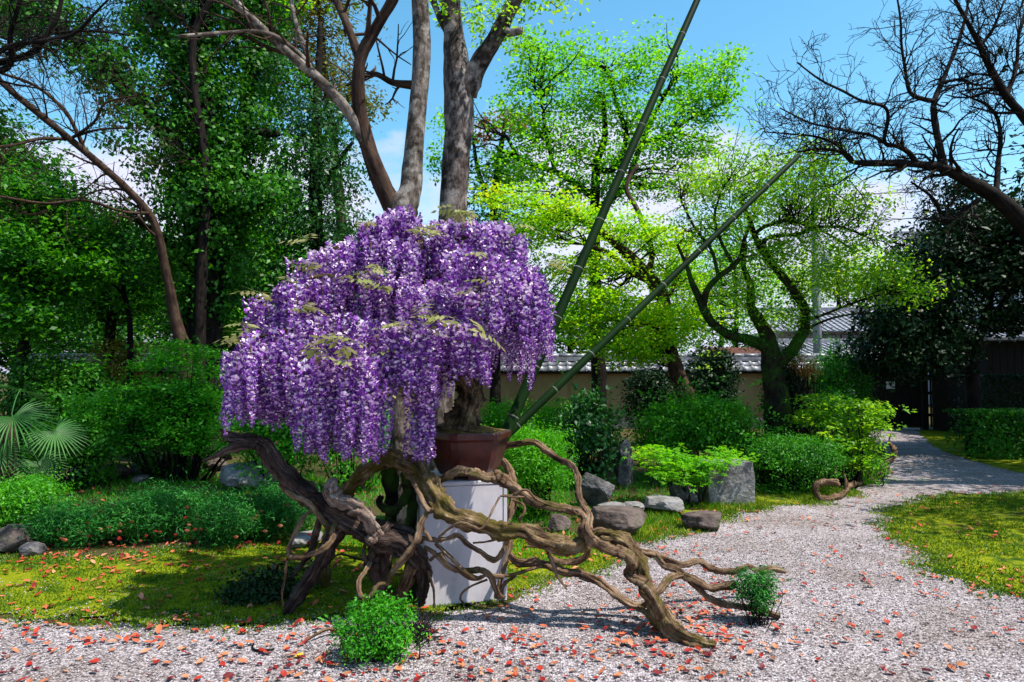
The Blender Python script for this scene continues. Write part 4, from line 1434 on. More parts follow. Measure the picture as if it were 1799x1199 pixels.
t, res = tree('tall_maple', 'tall fresh green maple spreading against the blue sky', [
    [(1052, 660, 14, 13), (1046, 520, 14, 12), (1044, 400, 14, 10), (1046, 345, 14, 9), (1048, 290, 14, 7), (1062, 240, 14, 5.5), (1060, 170, 14, 4)],
    [(1046, 350, 14, 7), (1000, 315, 13.8, 6), (960, 297, 13.6, 5), (915, 280, 13.4, 4), (890, 240, 13.3, 3)],
    [(1048, 300, 14, 6), (1080, 295, 14, 5.5), (1100, 240, 14, 5), (1085, 190, 14, 4), (1065, 120, 14, 3)],
    [(1045, 370, 14, 6), (1095, 330, 14.2, 6), (1120, 270, 14.4, 5), (1150, 200, 14.5, 4), (1190, 130, 14.6, 2.5)],
    [(1130, 250, 14.4, 4), (1170, 240, 14.4, 3.5), (1210, 210, 14.5, 3), (1270, 180, 14.6, 2)],
    [(975, 302, 13.7, 4), (960, 240, 13.6, 3.5), (950, 170, 13.5, 2.5)],
], B_DARK)
o, c = foliage(t, [E(1010, 100, 14, 75, 28, 1), E(940, 130, 13.8, 50, 26, .8), E(930, 70, 13.8, 22, 26, .5), E(1090, 130, 14, 70, 34, 1), E(1150, 90, 14.3, 45, 22, .7), E(1200, 150, 14.4, 65, 34, 1), E(1250, 120, 14.5, 40, 18, .6), E(1285, 105, 14.6, 18, 18, .4), E(1240, 190, 14.4, 55, 26, .8), E(1270, 165, 14.5, 30, 16, .5), E(1030, 180, 13.9, 90, 36, 1.1), E(920, 200, 13.6, 60, 40, .9), E(1130, 215, 14.2, 80, 34, 1), E(980, 250, 13.7, 80, 34, 1), E(1080, 280, 14, 90, 30, 1.1), E(900, 290, 13.4, 70, 34, .9), E(1180, 260, 14.2, 50, 26, .8), E(800, 215, 14, 28, 26, .5), E(770, 290, 14, 30, 16, .5), E(1100, 335, 14, 80, 24, 1.0), E(1000, 330, 13.8, 70, 22, .9), E(1200, 320, 14.2, 50, 26, .8), E(1240, 260, 14.4, 40, 22, .6)], 1900, 14, 0.15, 0.075, L_MAPLE2, flat=.22, shell=.1, up=1.4, aspect=.7, loose=.42)
tb = TB()
connect(tb, res, c, 0.032, 210)
tb.build('twigs', B_DARK, t, 'stuff')
adopt(t)

t, res = tree('rust_tinged_tree', 'tree with a flush of rust orange leaves behind the tall maple', [
    [(870, 640, 16.5, 10), (872, 480, 16.5, 9), (868, 360, 16.5, 7), (880, 260, 16.5, 5), (890, 210, 16.5, 3)],
    [(870, 380, 16.5, 5), (840, 300, 16.4, 4), (830, 230, 16.3, 2)],
], B_DARK)
o, c = foliage(t, [E(905, 218, 16.2, 32, 20, .5), E(850, 232, 16.2, 24, 26, .5)], 90, 12, .13, .10, L_RUST, flat=.4, name='rust_foliage')
o2, c2 = foliage(t, [E(860, 300, 16.5, 50, 36, .8), E(910, 310, 16.5, 50, 26, .8), E(840, 370, 16.5, 50, 40, .8), E(900, 420, 16.5, 60, 60, .9), E(850, 480, 16.5, 60, 60, .9), E(930, 520, 16.6, 60, 60, .9)], 480, 13, .18, .115, L_DARKG, flat=.5)
tb = TB()
connect(tb, res, np.vstack([c, c2]), 0.02, 60)
tb.build('twigs', B_DARK, t, 'stuff')
adopt(t)

# trees beyond the wall on the right
for (nm, lab, bpx, Y, els, mt, ns, sr, sz) in [
    ('far_tree', 'pale green tree beyond the wall left of the tiled house', 1290, 31.0, [(1290, 440, 80, 60), (1230, 520, 70, 60), (1180, 560, 60, 60), (1340, 520, 70, 50), (1270, 570, 80, 40), (1190, 470, 50, 60)], L_MAPLE2, 620, .33, .17),
    ('far_tree', 'yellow green tree beyond the tiled house roof', 1470, 44.0, [(1460, 500, 80, 40), (1390, 490, 60, 45), (1540, 510, 70, 50), (1500, 450, 60, 40)], L_MAPLE, 520, .45, .22),
    ('far_tree', 'dull green tree beyond the wall behind the bamboo poles', 1000, 25.0, [(1000, 560, 90, 70), (940, 600, 70, 60), (1080, 590, 90, 60), (1150, 620, 80, 40), (880, 600, 60, 60)], L_FOREST, 700, .3, .16),
    ('far_tree', 'grey green pine-like tree beyond the wall behind the plum tree', 1265, 38.0, [(1275, 450, 40, 30), (1260, 500, 50, 40)], L_EVER, 200, .35, .18),
]:
    topy = min(e[1] for e in els)
    t, res = tree(nm, lab, [[(bpx, 640, Y, 5), (bpx + 4, 560, Y, 4), (bpx, topy + 10, Y, 2)]], B_DARK)
    o, c = foliage(t, [E(a, b, Y + rng.uniform(-.8, .8), rx, ry, rx * Y / F_PX * .8) for (a, b, rx, ry) in els], ns, 13, sr, sz, mt, flat=.5, shell=.15)
    tb = TB()
    connect(tb, res, c, 0.04, 40)
    tb.build('twigs', B_DARK, t, 'stuff')
    adopt(t)

# --- mossy plum tree
t, res = tree('mossy_plum_tree', 'crooked mossy plum tree with black limbs and fresh small leaves', [
    [(1366, 720, 10.4, 27), (1362, 680, 10.4, 24), (1354, 640, 10.4, 20), (1352, 610, 10.4, 17), (1346, 588, 10.4, 15), (1332, 562, 10.35, 13), (1320, 540, 10.3, 9), (1318, 500, 10.2, 7), (1306, 466, 10.1, 5), (1312, 430, 10.1, 3)],
    [(1348, 612, 10.4, 14), (1318, 598, 10.3, 11), (1285, 590, 10.2, 10), (1255, 572, 10.1, 9), (1240, 552, 10, 9), (1228, 524, 10, 8), (1215, 495, 9.9, 6), (1205, 465, 9.8, 4), (1190, 430, 9.8, 3)],
    [(1236, 540, 10, 7), (1242, 510, 9.9, 6.5), (1262, 487, 9.8, 6), (1285, 470, 9.7, 6), (1302, 448, 9.6, 5), (1308, 420, 9.6, 4), (1320, 390, 9.6, 3)],
    [(1362, 640, 10.4, 15), (1385, 622, 10.3, 13), (1402, 600, 10.2, 12), (1414, 575, 10.2, 10), (1414, 545, 10.1, 10), (1400, 520, 10, 9), (1382, 496, 9.9, 8.5), (1358, 465, 9.8, 8), (1340, 440, 9.7, 7), (1325, 412, 9.7, 6), (1315, 380, 9.6, 4.5), (1300, 350, 9.6, 3)],
    [(1325, 412, 9.7, 5), (1345, 398, 9.6, 4.5), (1385, 388, 9.5, 4), (1430, 398, 9.4, 3.5), (1480, 400, 9.3, 3), (1530, 420, 9.2, 2)],
    [(1340, 436, 9.7, 5), (1350, 418, 9.8, 4.5), (1400, 412, 9.9, 4), (1440, 405, 10, 3), (1500, 440, 10, 2)],
    [(1262, 487, 9.8, 4), (1250, 440, 9.7, 3.5), (1220, 400, 9.6, 3), (1195, 350, 9.6, 2)],
    [(1285, 460, 9.7, 4), (1265, 420, 9.6, 3.5), (1255, 380, 9.5, 3), (1270, 330, 9.5, 2)],
    [(1412, 565, 10.2, 4), (1450, 552, 10, 3), (1500, 532, 9.8, 2.5), (1560, 515, 9.6, 1.6)],
    [(1412, 580, 10.2, 3.5), (1460, 560, 10, 2.5), (1520, 548, 9.8, 1.6)],
], B_MOSSY, rs=0.85)
o, c = foliage(t, [E(1290, 300, 9.6, 70, 28, .9), E(1370, 320, 9.6, 70, 34, .9), E(1450, 300, 9.5, 40, 40, .6), E(1240, 330, 9.6, 50, 36, .7), E(1430, 360, 9.5, 70, 34, .9), E(1510, 370, 9.3, 50, 28, .7), E(1330, 370, 9.7, 80, 30, .9), E(1270, 400, 9.6, 70, 26, .8), E(1400, 430, 9.7, 80, 26, .9), E(1490, 430, 9.5, 50, 22, .7), E(1330, 460, 9.8, 60, 26, .7), E(1420, 260, 9.5, 34, 14, .4), E(1440, 490, 9.8, 70, 26, .7), E(1520, 500, 9.7, 70, 22, .7), E(1600, 520, 9.6, 45, 20, .5), E(1560, 470, 9.6, 40, 18, .5), E(1380, 560, 10.1, 60, 26, .6), E(1300, 520, 10, 50, 30, .6)], 1800, 11, 0.11, 0.060, L_PLUM, flat=.6, shell=.15, up=.7, loose=.4)
tb = TB()
connect(tb, res, c, 0.014, 380)
for i in (4, 5, 6, 7, 8):
    sprout(tb, res[i][0], res[i][1], 8, 0.5, 2, 4, .9, .15, .2, rmin=.002, rfac=.45)
tb.build('twigs', B_DARK, t, 'stuff')
V, Fc = None, None
sl_ = sleeve(res[3][0][:30], 0.14, 0.8, .2) + sleeve(res[1][0][:26], 0.12, .8, .2)
foliage(t, sl_, 260, 6, 0.03, 0.05, L_DARKG, flat=.8, up=.4, outw_w=1, name='climbing_ivy')
adopt(t)

# --- bare tree on the right
t, res = tree('gaunt_bare_tree', 'gaunt dark tree with bare crooked branches against blue sky', [
    [(1915, 700, 9.4, 34), (1890, 560, 9.3, 28), (1838, 450, 9.2, 22), (1795, 392, 9.1, 18), (1758, 352, 9.1, 16), (1726, 332, 9.1, 14), (1690, 312, 9.0, 12), (1655, 296, 9.0, 10), (1610, 289, 8.9, 8), (1560, 287, 8.8, 7), (1502, 286, 8.7, 5), (1478, 268, 8.7, 4), (1440, 262, 8.6, 3), (1400, 268, 8.6, 2)],
    [(1660, 297, 9.0, 8), (1650, 255, 9.0, 7), (1642, 215, 9.0, 6.5), (1641, 180, 9.0, 6), (1655, 145, 9.1, 5), (1668, 112, 9.2, 4), (1685, 70, 9.3, 3.5), (1698, 20, 9.4, 3), (1705, -40, 9.4, 2.5)],
    [(1642, 178, 9.0, 5), (1620, 174, 8.9, 4.5), (1598, 162, 8.8, 4), (1590, 120, 8.7, 3.5), (1584, 80, 8.7, 3), (1582, 35, 8.6, 2.5), (1575, -10, 8.6, 2)],
    [(1612, 288, 8.9, 6), (1596, 268, 8.8, 5.5), (1578, 258, 8.8, 5), (1554, 250, 8.7, 4.5), (1560, 210, 8.6, 4), (1553, 188, 8.5, 3.5), (1515, 178, 8.4, 3), (1480, 160, 8.4, 2.6), (1440, 140, 8.3, 2.2), (1400, 110, 8.2, 1.4)],
    [(1552, 250, 8.7, 4), (1530, 238, 8.6, 3.5), (1495, 232, 8.5, 3), (1460, 225, 8.5, 2.5), (1420, 215, 8.4, 2), (1370, 190, 8.3, 1.3)],
    [(1500, 286, 8.7, 4), (1470, 255, 8.6, 3.5), (1430, 240, 8.5, 2.6), (1390, 236, 8.4, 2), (1340, 232, 8.3, 1.3)],
    [(1830, 250, 9.4, 10), (1798, 205, 9.3, 9), (1770, 172, 9.2, 8), (1740, 120, 9.1, 7), (1722, 82, 9, 6), (1700, 40, 8.9, 4.5), (1678, 0, 8.8, 3.5), (1660, -40, 8.7, 3)],
    [(1768, 168, 9.2, 5), (1785, 120, 9.4, 4), (1790, 60, 9.5, 3), (1810, 0, 9.6, 2.5)],
    [(1750, 345, 9.1, 6), (1753, 290, 9.3, 5), (1757, 230, 9.4, 4), (1740, 190, 9.5, 3), (1690, 165, 9.6, 2)],
    [(1720, 350, 9.1, 5), (1690, 372, 9.1, 4.5), (1660, 390, 9.1, 4), (1640, 350, 9.1, 3), (1600, 320, 9.1, 2)],
    [(1845, 455, 9.2, 12), (1832, 380, 9.3, 11), (1822, 300, 9.4, 10.5), (1830, 248, 9.4, 10)],
    [(1720, 84, 9, 4), (1745, 50, 9, 3), (1765, 0, 9, 2)],
    [(1655, 145, 9.1, 3.5), (1690, 140, 9.2, 3), (1720, 150, 9.3, 2), (1760, 130, 9.4, 1.4)],
], B_DARK, base=(P(1915, 655, 9.4)[0], 9.4, 0), rs=0.84)
tb = TB()
for i, (p_, r_) in enumerate(res):
    if i == 10:
        continue
    sprout(tb, p_, r_, 34 if i == 0 else 24, 0.62, 3, 4, .85, .14, .5 if i == 0 else .12, rmin=.0042, rfac=.45, wob=.24, ratio=.6)
tb.build('twigs', B_DARK, t, 'stuff')
adopt(t)

# --- dark camellia-like tree on the right and shade trees standing further right
t, res = tree('dark_camellia_tree', 'dark dense camellia tree above the hedge beside the gate', [
    [(1708, 660, 13.4, 10), (1712, 612, 13.4, 9), (1728, 572, 13.4, 7), (1740, 520, 13.4, 6), (1752, 450, 13.4, 4)],
    [(1710, 606, 13.4, 6), (1685, 575, 13.3, 5), (1670, 530, 13.2, 3)],
    [(1728, 575, 13.4, 5), (1770, 520, 13.5, 4), (1800, 470, 13.6, 3)],
], B_DARK)
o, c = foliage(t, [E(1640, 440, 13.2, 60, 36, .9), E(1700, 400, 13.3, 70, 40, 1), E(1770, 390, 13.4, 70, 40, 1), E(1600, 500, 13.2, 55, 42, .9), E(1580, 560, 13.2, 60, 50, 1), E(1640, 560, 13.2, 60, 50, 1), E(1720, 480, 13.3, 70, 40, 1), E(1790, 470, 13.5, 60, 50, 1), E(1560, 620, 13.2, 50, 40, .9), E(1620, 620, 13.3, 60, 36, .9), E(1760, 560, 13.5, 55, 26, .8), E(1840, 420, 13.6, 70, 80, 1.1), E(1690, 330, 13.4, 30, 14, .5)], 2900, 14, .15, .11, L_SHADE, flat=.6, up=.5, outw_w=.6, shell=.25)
tb = TB()
connect(tb, res, c, 0.018, 130)
tb.build('twigs', B_DARK, t, 'stuff')
adopt(t)

for (lab, x, y, h, ww, ns) in [
    ('tall dark evergreen standing to the right of the hedges', 12.9, 13.2, 8.5, 2.6, 1000),
    ('second tall dark evergreen past the right of the dark shed', 15.6, 17.2, 8.5, 2.8, 1000),
    ('broad dark evergreen right of the path bend', 10.9, 10.0, 7.6, 2.2, 900),
    ('slender dark evergreen beyond the moss island to the right', 8.6, 6.6, 6.2, 1.5, 260)]:
    t = thing('shade_tree', lab, 'tree', (x, y, 0))
    tb = TB()
    pth = catmull([(x, y, 0), (x + .1, y, h * .3), (x - .1, y + .1, h * .6), (x, y, h * .95)], 5)
    tb.tube(pth, np.linspace(.28, .05, len(pth)), 9, flute=.05, rough=.04)
    tb.build('trunk', B_DARK, t)
    els = [(np.array([x + rng.normal(0, ww * .35), y + rng.normal(0, ww * .35), h * f]), np.array([ww * .6, ww * .6, h * .13])) for f in np.linspace(.32, .93, 9)]
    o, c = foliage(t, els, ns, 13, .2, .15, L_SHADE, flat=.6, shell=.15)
    tb = TB()
    connect(tb, [(pth, None)], c, .03, 60)
    tb.build('twigs', B_DARK, t, 'stuff')
    adopt(t)

# ================================================================== shrubs
SH = 'clipped and loose garden shrubs'
shrub('azalea_shrub', 'big loose azalea mound at the foot of the leaning maple', mound(1085, 1350, 690, 10.0, 1.0, 16), 1700, .055, L_AZALEA, SH, 9, .05)
shrub('azalea_shrub', 'clipped round azalea right of the tall pale rock', mound(1262, 1492, 762, 9.0, .75, 12), 1900, .034, L_CLIP, SH, 9, .035)
shrub('azalea_shrub', 'clipped azalea in the dip behind the tall pale rock', mound(1230, 1400, 752, 9.7, .5, 8), 900, .036, L_CLIP, SH, 9, .035)
shrub('camellia_shrub', 'glossy camellia bush between the feathery shrub and azalea mound', mound(982, 1092, 684, 9.3, .45, 10), 520, .075, L_EVER, SH, 8, .06, stem_r=.015)
shrub('feathery_shrub', 'feathery bright green shrub right of the maroon pot', mound(868, 1012, 745, 7.4, .45, 12), 1500, .038, L_FERN, SH, 12, .05, aspect=.28, flat=.6, droop=.2)
shrub('feathery_shrub', 'feathery green bank of fronds under the ochre wall', mound(800, 1040, 700, 11.5, .7, 10), 1100, .06, L_FERN, SH, 10, .07, aspect=.3)
shrub('dome_shrub', 'tall clipped dome shrub behind the plum trunk', mound(1418, 1532, 604, 14.6, .7, 10), 1200, .06, L_CLIP, SH, 9, .06)
shrub('evergreen_shrub', 'dark evergreen bush at the wall left of the plum tree', mound(1186, 1290, 600, 14.0, .6, 10), 800, .08, L_SHADE, SH, 9, .08)
shrub('evergreen_shrub', 'dark ivy-like bush wrapped round the plum trunk foot', mound(1335, 1425, 618, 10.7, .32, 9), 700, .055, L_SHADE, SH, 8, .05)
shrub('evergreen_shrub', 'dark evergreen bush at the wall behind the maple foot', mound(1085, 1190, 640, 14.5, .6, 8), 520, .08, L_SHADE, SH, 9, .08)
shrub('rust_shrub', 'small rust-tipped bush against the plum trunk', [E(1412, 638, 10.3, 20, 18, .15), E(1425, 655, 10.3, 16, 12, .15)], 60, .04, L_RUST, SH, 8, .04)
shrub('azalea_shrub', 'small bright azalea below the dome shrub', mound(1432, 1508, 680, 12.8, .4, 7), 500, .045, L_AZALEA, SH, 9, .04)
shrub('azalea_shrub', 'low dark azalea beside the path near the gate', mound(1490, 1545, 700, 13.5, .4, 6), 300, .045, L_CLIP, SH, 9, .04)
# low maple over the rocks with large star leaves
t = shrub('maple_shrub', 'low lime green maple bush with star leaves over the rocks', [E(1150, 800, 8.2, 48, 14, .35), E(1200, 812, 8.1, 60, 16, .35), E(1250, 812, 8.0, 60, 14, .3), E(1170, 835, 8.0, 34, 14, .25), E(1225, 842, 7.95, 34, 12, .22), E(1285, 800, 8.3, 34, 12, .3)], 170, .085, L_MAPLE2, SH, 7, .07, .35, star=True, tilt=.35, up=1.0, ow=.3, stems=8, shell=.1)
# small maple by the path
shrub('small_maple', 'small lime maple by the path with drooping layered sprays', [E(1440, 705, 9.6, 50, 14, .35), E(1500, 712, 9.5, 55, 12, .35), E(1535, 725, 9.4, 30, 9, .25), E(1480, 740, 9.5, 70, 16, .4), E(1420, 735, 9.5, 30, 16, .3), E(1530, 748, 9.4, 34, 10, .3), E(1470, 775, 9.4, 60, 16, .4), E(1520, 782, 9.4, 34, 14, .3), E(1500, 810, 9.3, 40, 14, .3)], 420, .06, L_PLUM, SH, 10, .07, .3, tilt=.4, aspect=.6, up=1.1, ow=.3, shell=.1, cat='small tree', droop=.2, stem_r=.016)
shrub('feathery_shrub', 'loose feathery weeds between clipped azalea and path', mound(1478, 1560, 790, 9.6, .35, 6), 260, .05, L_FERN, SH, 9, .05, aspect=.25)
# left side
shrub('maple_shrub', 'wide layered green maple bush left of the wisteria', [E(330, 620, 10.2, 70, 16, .5), E(280, 640, 10, 60, 16, .5), E(370, 650, 10, 50, 18, .4), E(300, 680, 9.9, 80, 20, .5), E(360, 700, 9.8, 60, 20, .5), E(270, 720, 9.8, 60, 20, .5), E(340, 745, 9.7, 70, 22, .5), E(300, 605, 10.3, 40, 10, .3), E(290, 775, 9.7, 80, 22, .5), E(370, 785, 9.6, 50, 20, .4)], 760, .06, L_BRIGHT, SH, 11, .09, .3, tilt=.4, up=1.0, ow=.3, shell=.1, stem_r=.018)
shrub('evergreen_shrub', 'dark glossy bush under the layered maple bush', mound(195, 405, 665, 10.3, .6, 14), 1200, .07, L_CLIP, SH, 10, .07)
shrub('evergreen_shrub', 'broad dark bush behind the fan palm', mound(-40, 210, 615, 11.5, .9, 14), 1100, .08, L_DARKG, SH, 10, .08)
shrub('evergreen_shrub', 'bright leafy bush right of the fan palm', mound(118, 222, 675, 9.5, .45, 9), 620, .05, L_BRIGHT, SH, 10, .05)
shrub('evergreen_shrub', 'dark low bush at the foot of the fan palm', mound(20, 215, 730, 9.2, .5, 9), 560, .06, L_CLIP, SH, 10, .06)
shrub('leafy_shrub', 'leafy green bush under the hanging left blossoms', mound(395, 575, 690, 9.3, .6, 12), 950, .06, L_BRIGHT, SH, 9, .06)
shrub('leafy_shrub', 'green bush behind the forked tree trunk', mound(545, 700, 680, 9.0, .5, 9), 640, .055, L_AZALEA, SH, 9, .06)
shrub('leafy_shrub', 'low green bush behind the pot and stout trunk', mound(700, 880, 715, 9.6, .5, 9), 620, .05, L_FERN, SH, 9, .05)
shrub('juniper_mat', 'spreading blue green juniper mat strewn with fallen leaves', mound(50, 240, 885, 6.3, .42, 10) + mound(180, 390, 862, 6.55, .5, 12) + mound(330, 480, 868, 6.35, .4, 10) + mound(420, 565, 855, 6.65, .5, 10), 5600, .04, L_JUNIPER, SH, 10, .035, aspect=.22, flat=.9, tilt=.9, up=.7, shell=.6)
shrub('azalea_shrub', 'rounded azalea at the left edge above the mossy rock', mound(-40, 135, 838, 6.7, .55, 10), 1300, .032, L_AZALEA, SH, 9, .035)
shrub('evergreen_shrub', 'yellowish clipped dome before the distant tiled roof', mound(155, 260, 583, 17.0, .8, 8), 420, .10, L_OLIVE, SH, 8, .09)
shrub('evergreen_shrub', 'dark shaded bush at the driftwood foot', [E(455, 1045, 4.75, 62, 36, .16), E(500, 1030, 4.8, 40, 40, .14), E(430, 1070, 4.7, 40, 20, .12)], 330, .035, L_SHADE, SH, 8, .03)
# foreground
t = shrub('leafy_sprig_bush', 'fresh bright green bushy plant on gravel before the pedestal', [E(650, 1105, 3.78, 58, 44, .15), E(625, 1120, 3.75, 40, 34, .13), E(685, 1100, 3.8, 44, 40, .13), E(665, 1075, 3.85, 44, 32, .12), E(690, 1130, 3.74, 30, 26, .1)], 520, .027, L_BRIGHT, None, 8, .02, .8, aspect=.42, up=.9, ow=.6, shell=.4, stems=14, stem_r=.004)
shrub('needle_sprig', 'small dark green sprig bush tied at the vine end', [E(1325, 1035, 4.3, 34, 26, .1), E(1310, 1020, 4.32, 24, 22, .08), E(1335, 1055, 4.28, 26, 20, .08), E(1345, 1020, 4.3, 18, 18, .07)], 300, .026, L_JUNIPER, None, 8, .02, .9, aspect=.3, up=.8, ow=.6, shell=.3, stems=12, stem_r=.003)
t = thing('dry_root_tuft', 'black dried root tuft beside the bright bushy plant', 'root', tuple(P(735, 1110, 3.95)))
tb = TB()
for i in range(150):
    b = G(725 + rng.normal(0, 12), 1120 + rng.normal(0, 8))
    d = np.array([rng.normal(.25, .5), rng.normal(-.1, .3), abs(rng.normal(.6, .3))])
    pth, rr = wander(b, d, rng.uniform(.07, .20), .004, .0018, 4, .35)
    pth[:, 2] = np.maximum(pth[:, 2], .004)
    tb.tube(pth, rr, 3, cap=False)
tb.build('root_fibres', M_BLACKR, t, 'stuff')
adopt(t)

# hedges right
for (lab, x0, x1, y0, y1, h, ns) in [('upper dark clipped hedge beside the gate', 9.8, 15, 14.6, 15.5, 1.5, 1500), ('lower dark clipped hedge along the lawn edge', 8.2, 13.5, 12.2, 13.1, .86, 1500)]:
    t = thing('clipped_hedge', lab, 'hedge', ((x0 + x1) / 2, (y0 + y1) / 2, 0), 'clipped hedges by the gate')
    n = ns * 9
    u = rng.uniform(size=(n, 3))
    face = rng.integers(0, 3, n)
    pts = np.array([x0, y0, 0]) + u * np.array([x1 - x0, y1 - y0, h])
    pts[face == 0, 1] = y0 + np.abs(rng.normal(0, .05, (face == 0).sum()))
    pts[face == 1, 2] = h - np.abs(rng.normal(0, .04, (face == 1).sum()))
    V, Fc = leaf_geo(pts, .075, .5, np.array([0, -.6, .8]), .8)
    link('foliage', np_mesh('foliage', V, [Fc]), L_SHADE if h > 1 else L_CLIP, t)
    tb = TB()
    for x in np.arange(x0 + .2, x1, .35):
        pth, rr = wander((x, (y0 + y1) / 2, 0), (0, 0, 1), h * .8, .03, .01, 4, .2)
        tb.tube(pth, rr, 5)
    tb.build('stems', B_DARK, t, 'stuff')
    adopt(t)

# azalea flowers: a few magenta blooms
t = thing('azalea_blossoms', 'few magenta azalea blooms among leaves under the left blossoms', 'flower', tuple(P(480, 760, 8.6)))
pts = np.vstack([P(485 + rng.normal(0, 45), 745 + rng.normal(0, 25), 8.6 + rng.normal(0, .1)) for i in range(12)])
V, Fc = star_geo(pts, .05, np.array([0, -1, .3]), .4)
link('petals', np_mesh('petals', V, [Fc]), L_AZFLOWER, t)
adopt(t)

# fan palm
pb = P(40, 700, 8.2)
t = thing('fan_palm', 'fan palm with spiky pleated fronds at the left edge', 'palm', (pb[0] - .25, 8.3, 0))
tb = TB()
tp = np.array([pb[0] - .25, 8.3, 0])
crown = np.array([pb[0] - .22, 8.3, .95])
tb.tube(catmull([tp, (tp + crown) / 2 + [.03, 0, 0], crown], 5), np.linspace(.10, .075, 11), 9, rough=.08)
tb.build('trunk', B_BROWN, t)
for (px, py, Y, R, face) in [(55, 700, 7.9, 72, (.2, -.6, .8)), (120, 735, 8.0, 52, (.5, -.5, .7)), (-5, 735, 7.9, 60, (-.3, -.7, .6)), (20, 770, 7.8, 55, (0, -.8, .4)), (90, 790, 8.1, 50, (.5, -.4, .5)), (-60, 690, 8.3, 70, (-.4, -.2, .8)), (60, 660, 8.6, 55, (.2, .2, .9))]:
    hub = P(px - R * .45, py + R * .45, Y)
    fr = TB()
    fr.tube(catmull([crown, (crown + hub) / 2 + np.array([0, 0, .06]), hub], 4), .007, 5)
    stem = fr.build('frond_stalk', L_PALM, t)
    nn = nrm(np.array(face, float))
    out = nrm(hub - crown + np.array([0, 0, .1]))
    out = nrm(out - nn * out.dot(nn))
    sd = np.cross(nn, out)
    L = R * 1.15 * Y / F_PX
    Vs, Fs = [], []
    nl = 30
    for j in range(nl):
        an = math.radians(-125 + 250 * j / (nl - 1))
        d = out * math.cos(an) + sd * math.sin(an)
        e = nrm(np.cross(nn, d))
        l = L * (1 - .18 * abs(j / (nl - 1) - .5) * 2) * rng.uniform(.92, 1.05)
        k = len(Vs)
        tip = hub + d * l - np.array([0, 0, .14 * l])
        m1 = hub + d * l * .5
        Vs += [hub, m1 + e * .010 + nn * .008, tip, m1 - e * .010 + nn * .008, m1 - nn * .006]
        Fs += [[k, k + 1, k + 4], [k + 1, k + 2, k + 4], [k + 2, k + 3, k + 4], [k + 3, k, k + 4]]
    link('frond', np_mesh('frond', np.array(Vs), [np.array(Fs)]), L_PALM, t)
adopt(t)

# ================================================================== rocks


def rock(name, label, px0, px1, ptop, pbase, mat, seed, dep=None, cuts=9, group='garden rocks', sink=.12, flat_top=False, rz=None, boxy=0.0):
    Y = G((px0 + px1) / 2, pbase)[1]
    k = Y / F_PX
    w = (px1 - px0) * k
    h = (pbase - ptop) * k
    d = dep or w * .7
    r = random.Random(seed)
    bm = bmesh.new()
    bmesh.ops.create_icosphere(bm, subdivisions=4, radius=1.0)
    for v in bm.verts:
        n = mnoise.fractal(v.co * 1.1 + Vector((seed, 0, 0)), 1.0, 2.0, 3)
        v.co *= 1 + .16 * n
    for i in range(cuts):
        nn = Vector((r.gauss(0, 1), r.gauss(0, 1), r.gauss(0, .6))).normalized()
        o = r.uniform(.55, .85)
        for v in bm.verts:
            e = v.co.dot(nn) - o
            if e > 0:
                v.co -= nn * e * .93
    if boxy:
        for v in bm.verts:
            for ax in (0, 1, 2):
                if abs(v.co[ax]) > boxy:
                    v.co[ax] = math.copysign(boxy + (abs(v.co[ax]) - boxy) * .15, v.co[ax])
    if flat_top:
        for v in bm.verts:
            if v.co.z > .45:
                v.co.z = .45 + (v.co.z - .45) * .12
    for v in bm.verts:
        n = mnoise.fractal(v.co * 4 + Vector((0, seed, 0)), 1.0, 2.0, 4)
        v.co *= 1 + .035 * n
    xs = [v.co.x for v in bm.verts]
    ys = [v.co.y for v in bm.verts]
    zs = [v.co.z for v in bm.verts]
    cx = P((px0 + px1) / 2, pbase, Y + d * .4)[0]
    for v in bm.verts:
        fx = (v.co.x - min(xs)) / (max(xs) - min(xs)) - .5
        fy = (v.co.y - min(ys)) / (max(ys) - min(ys)) - .5
        fz = (v.co.z - min(zs)) / (max(zs) - min(zs))
        v.co = (fx * w, fy * d, fz * h * (1 + sink) - h * sink)
    o = bm_obj(name, bm, mat, smooth=False)
    o.location = (cx, Y + d * .45, 0)
    o.rotation_euler = (0, 0, r.uniform(-.3, .3) if rz is None else rz)
    tag(o, label, 'rock', group)
    return o


rock('standing_rock', 'tall pale blocky rock with flat top right of the lime maple bush', 1232, 1318, 812, 888, M_ROCKP, 3, .38, 4, flat_top=True, rz=.1, boxy=.5)
rock('garden_rock', 'pointed grey boulder beside the feathery shrub', 1012, 1082, 836, 896, M_ROCK, 8, .42, 8)
rock('garden_rock', 'small dark mossy stone left of the tall pale rock', 1176, 1228, 848, 890, M_ROCK, 12, .3, 7)
rock('flat_stone', 'flat grey stepping stone edging the gravel below the bushes', 1128, 1200, 880, 908, M_ROCKP, 17, .5, 7, flat_top=True)
rock('flat_stone', 'small flat stone left of the grey stepping stone', 1094, 1132, 888, 906, M_ROCKP, 21, .3, 7, flat_top=True)
rock('flat_stone', 'pale flat stone just behind the long brown slab', 1050, 1104, 892, 912, M_ROCKP, 25, .4, 7, flat_top=True)
rock('stone_slab', 'long brown stone slab behind the twisted vine', 1030, 1138, 900, 948, M_ROCKB, 29, .45, 8, flat_top=True, rz=-.25)
rock('sunken_stone', 'dark stone sunk into the gravel beyond the slab', 1196, 1282, 908, 936, M_ROCKB, 33, .35, 7, flat_top=True)
rock('garden_rock', 'dark upright boulder in the shade behind the lime maple bush', 1074, 1112, 775, 858, M_ROCK, 37, .45, 8)
rock('garden_rock', 'brown stone under the camellia bush', 1052, 1078, 790, 830, M_ROCKB, 41, .35, 8)
rock('garden_rock', 'small stone left of the pointed grey boulder', 960, 1000, 908, 938, M_ROCKB, 44, .25, 7)
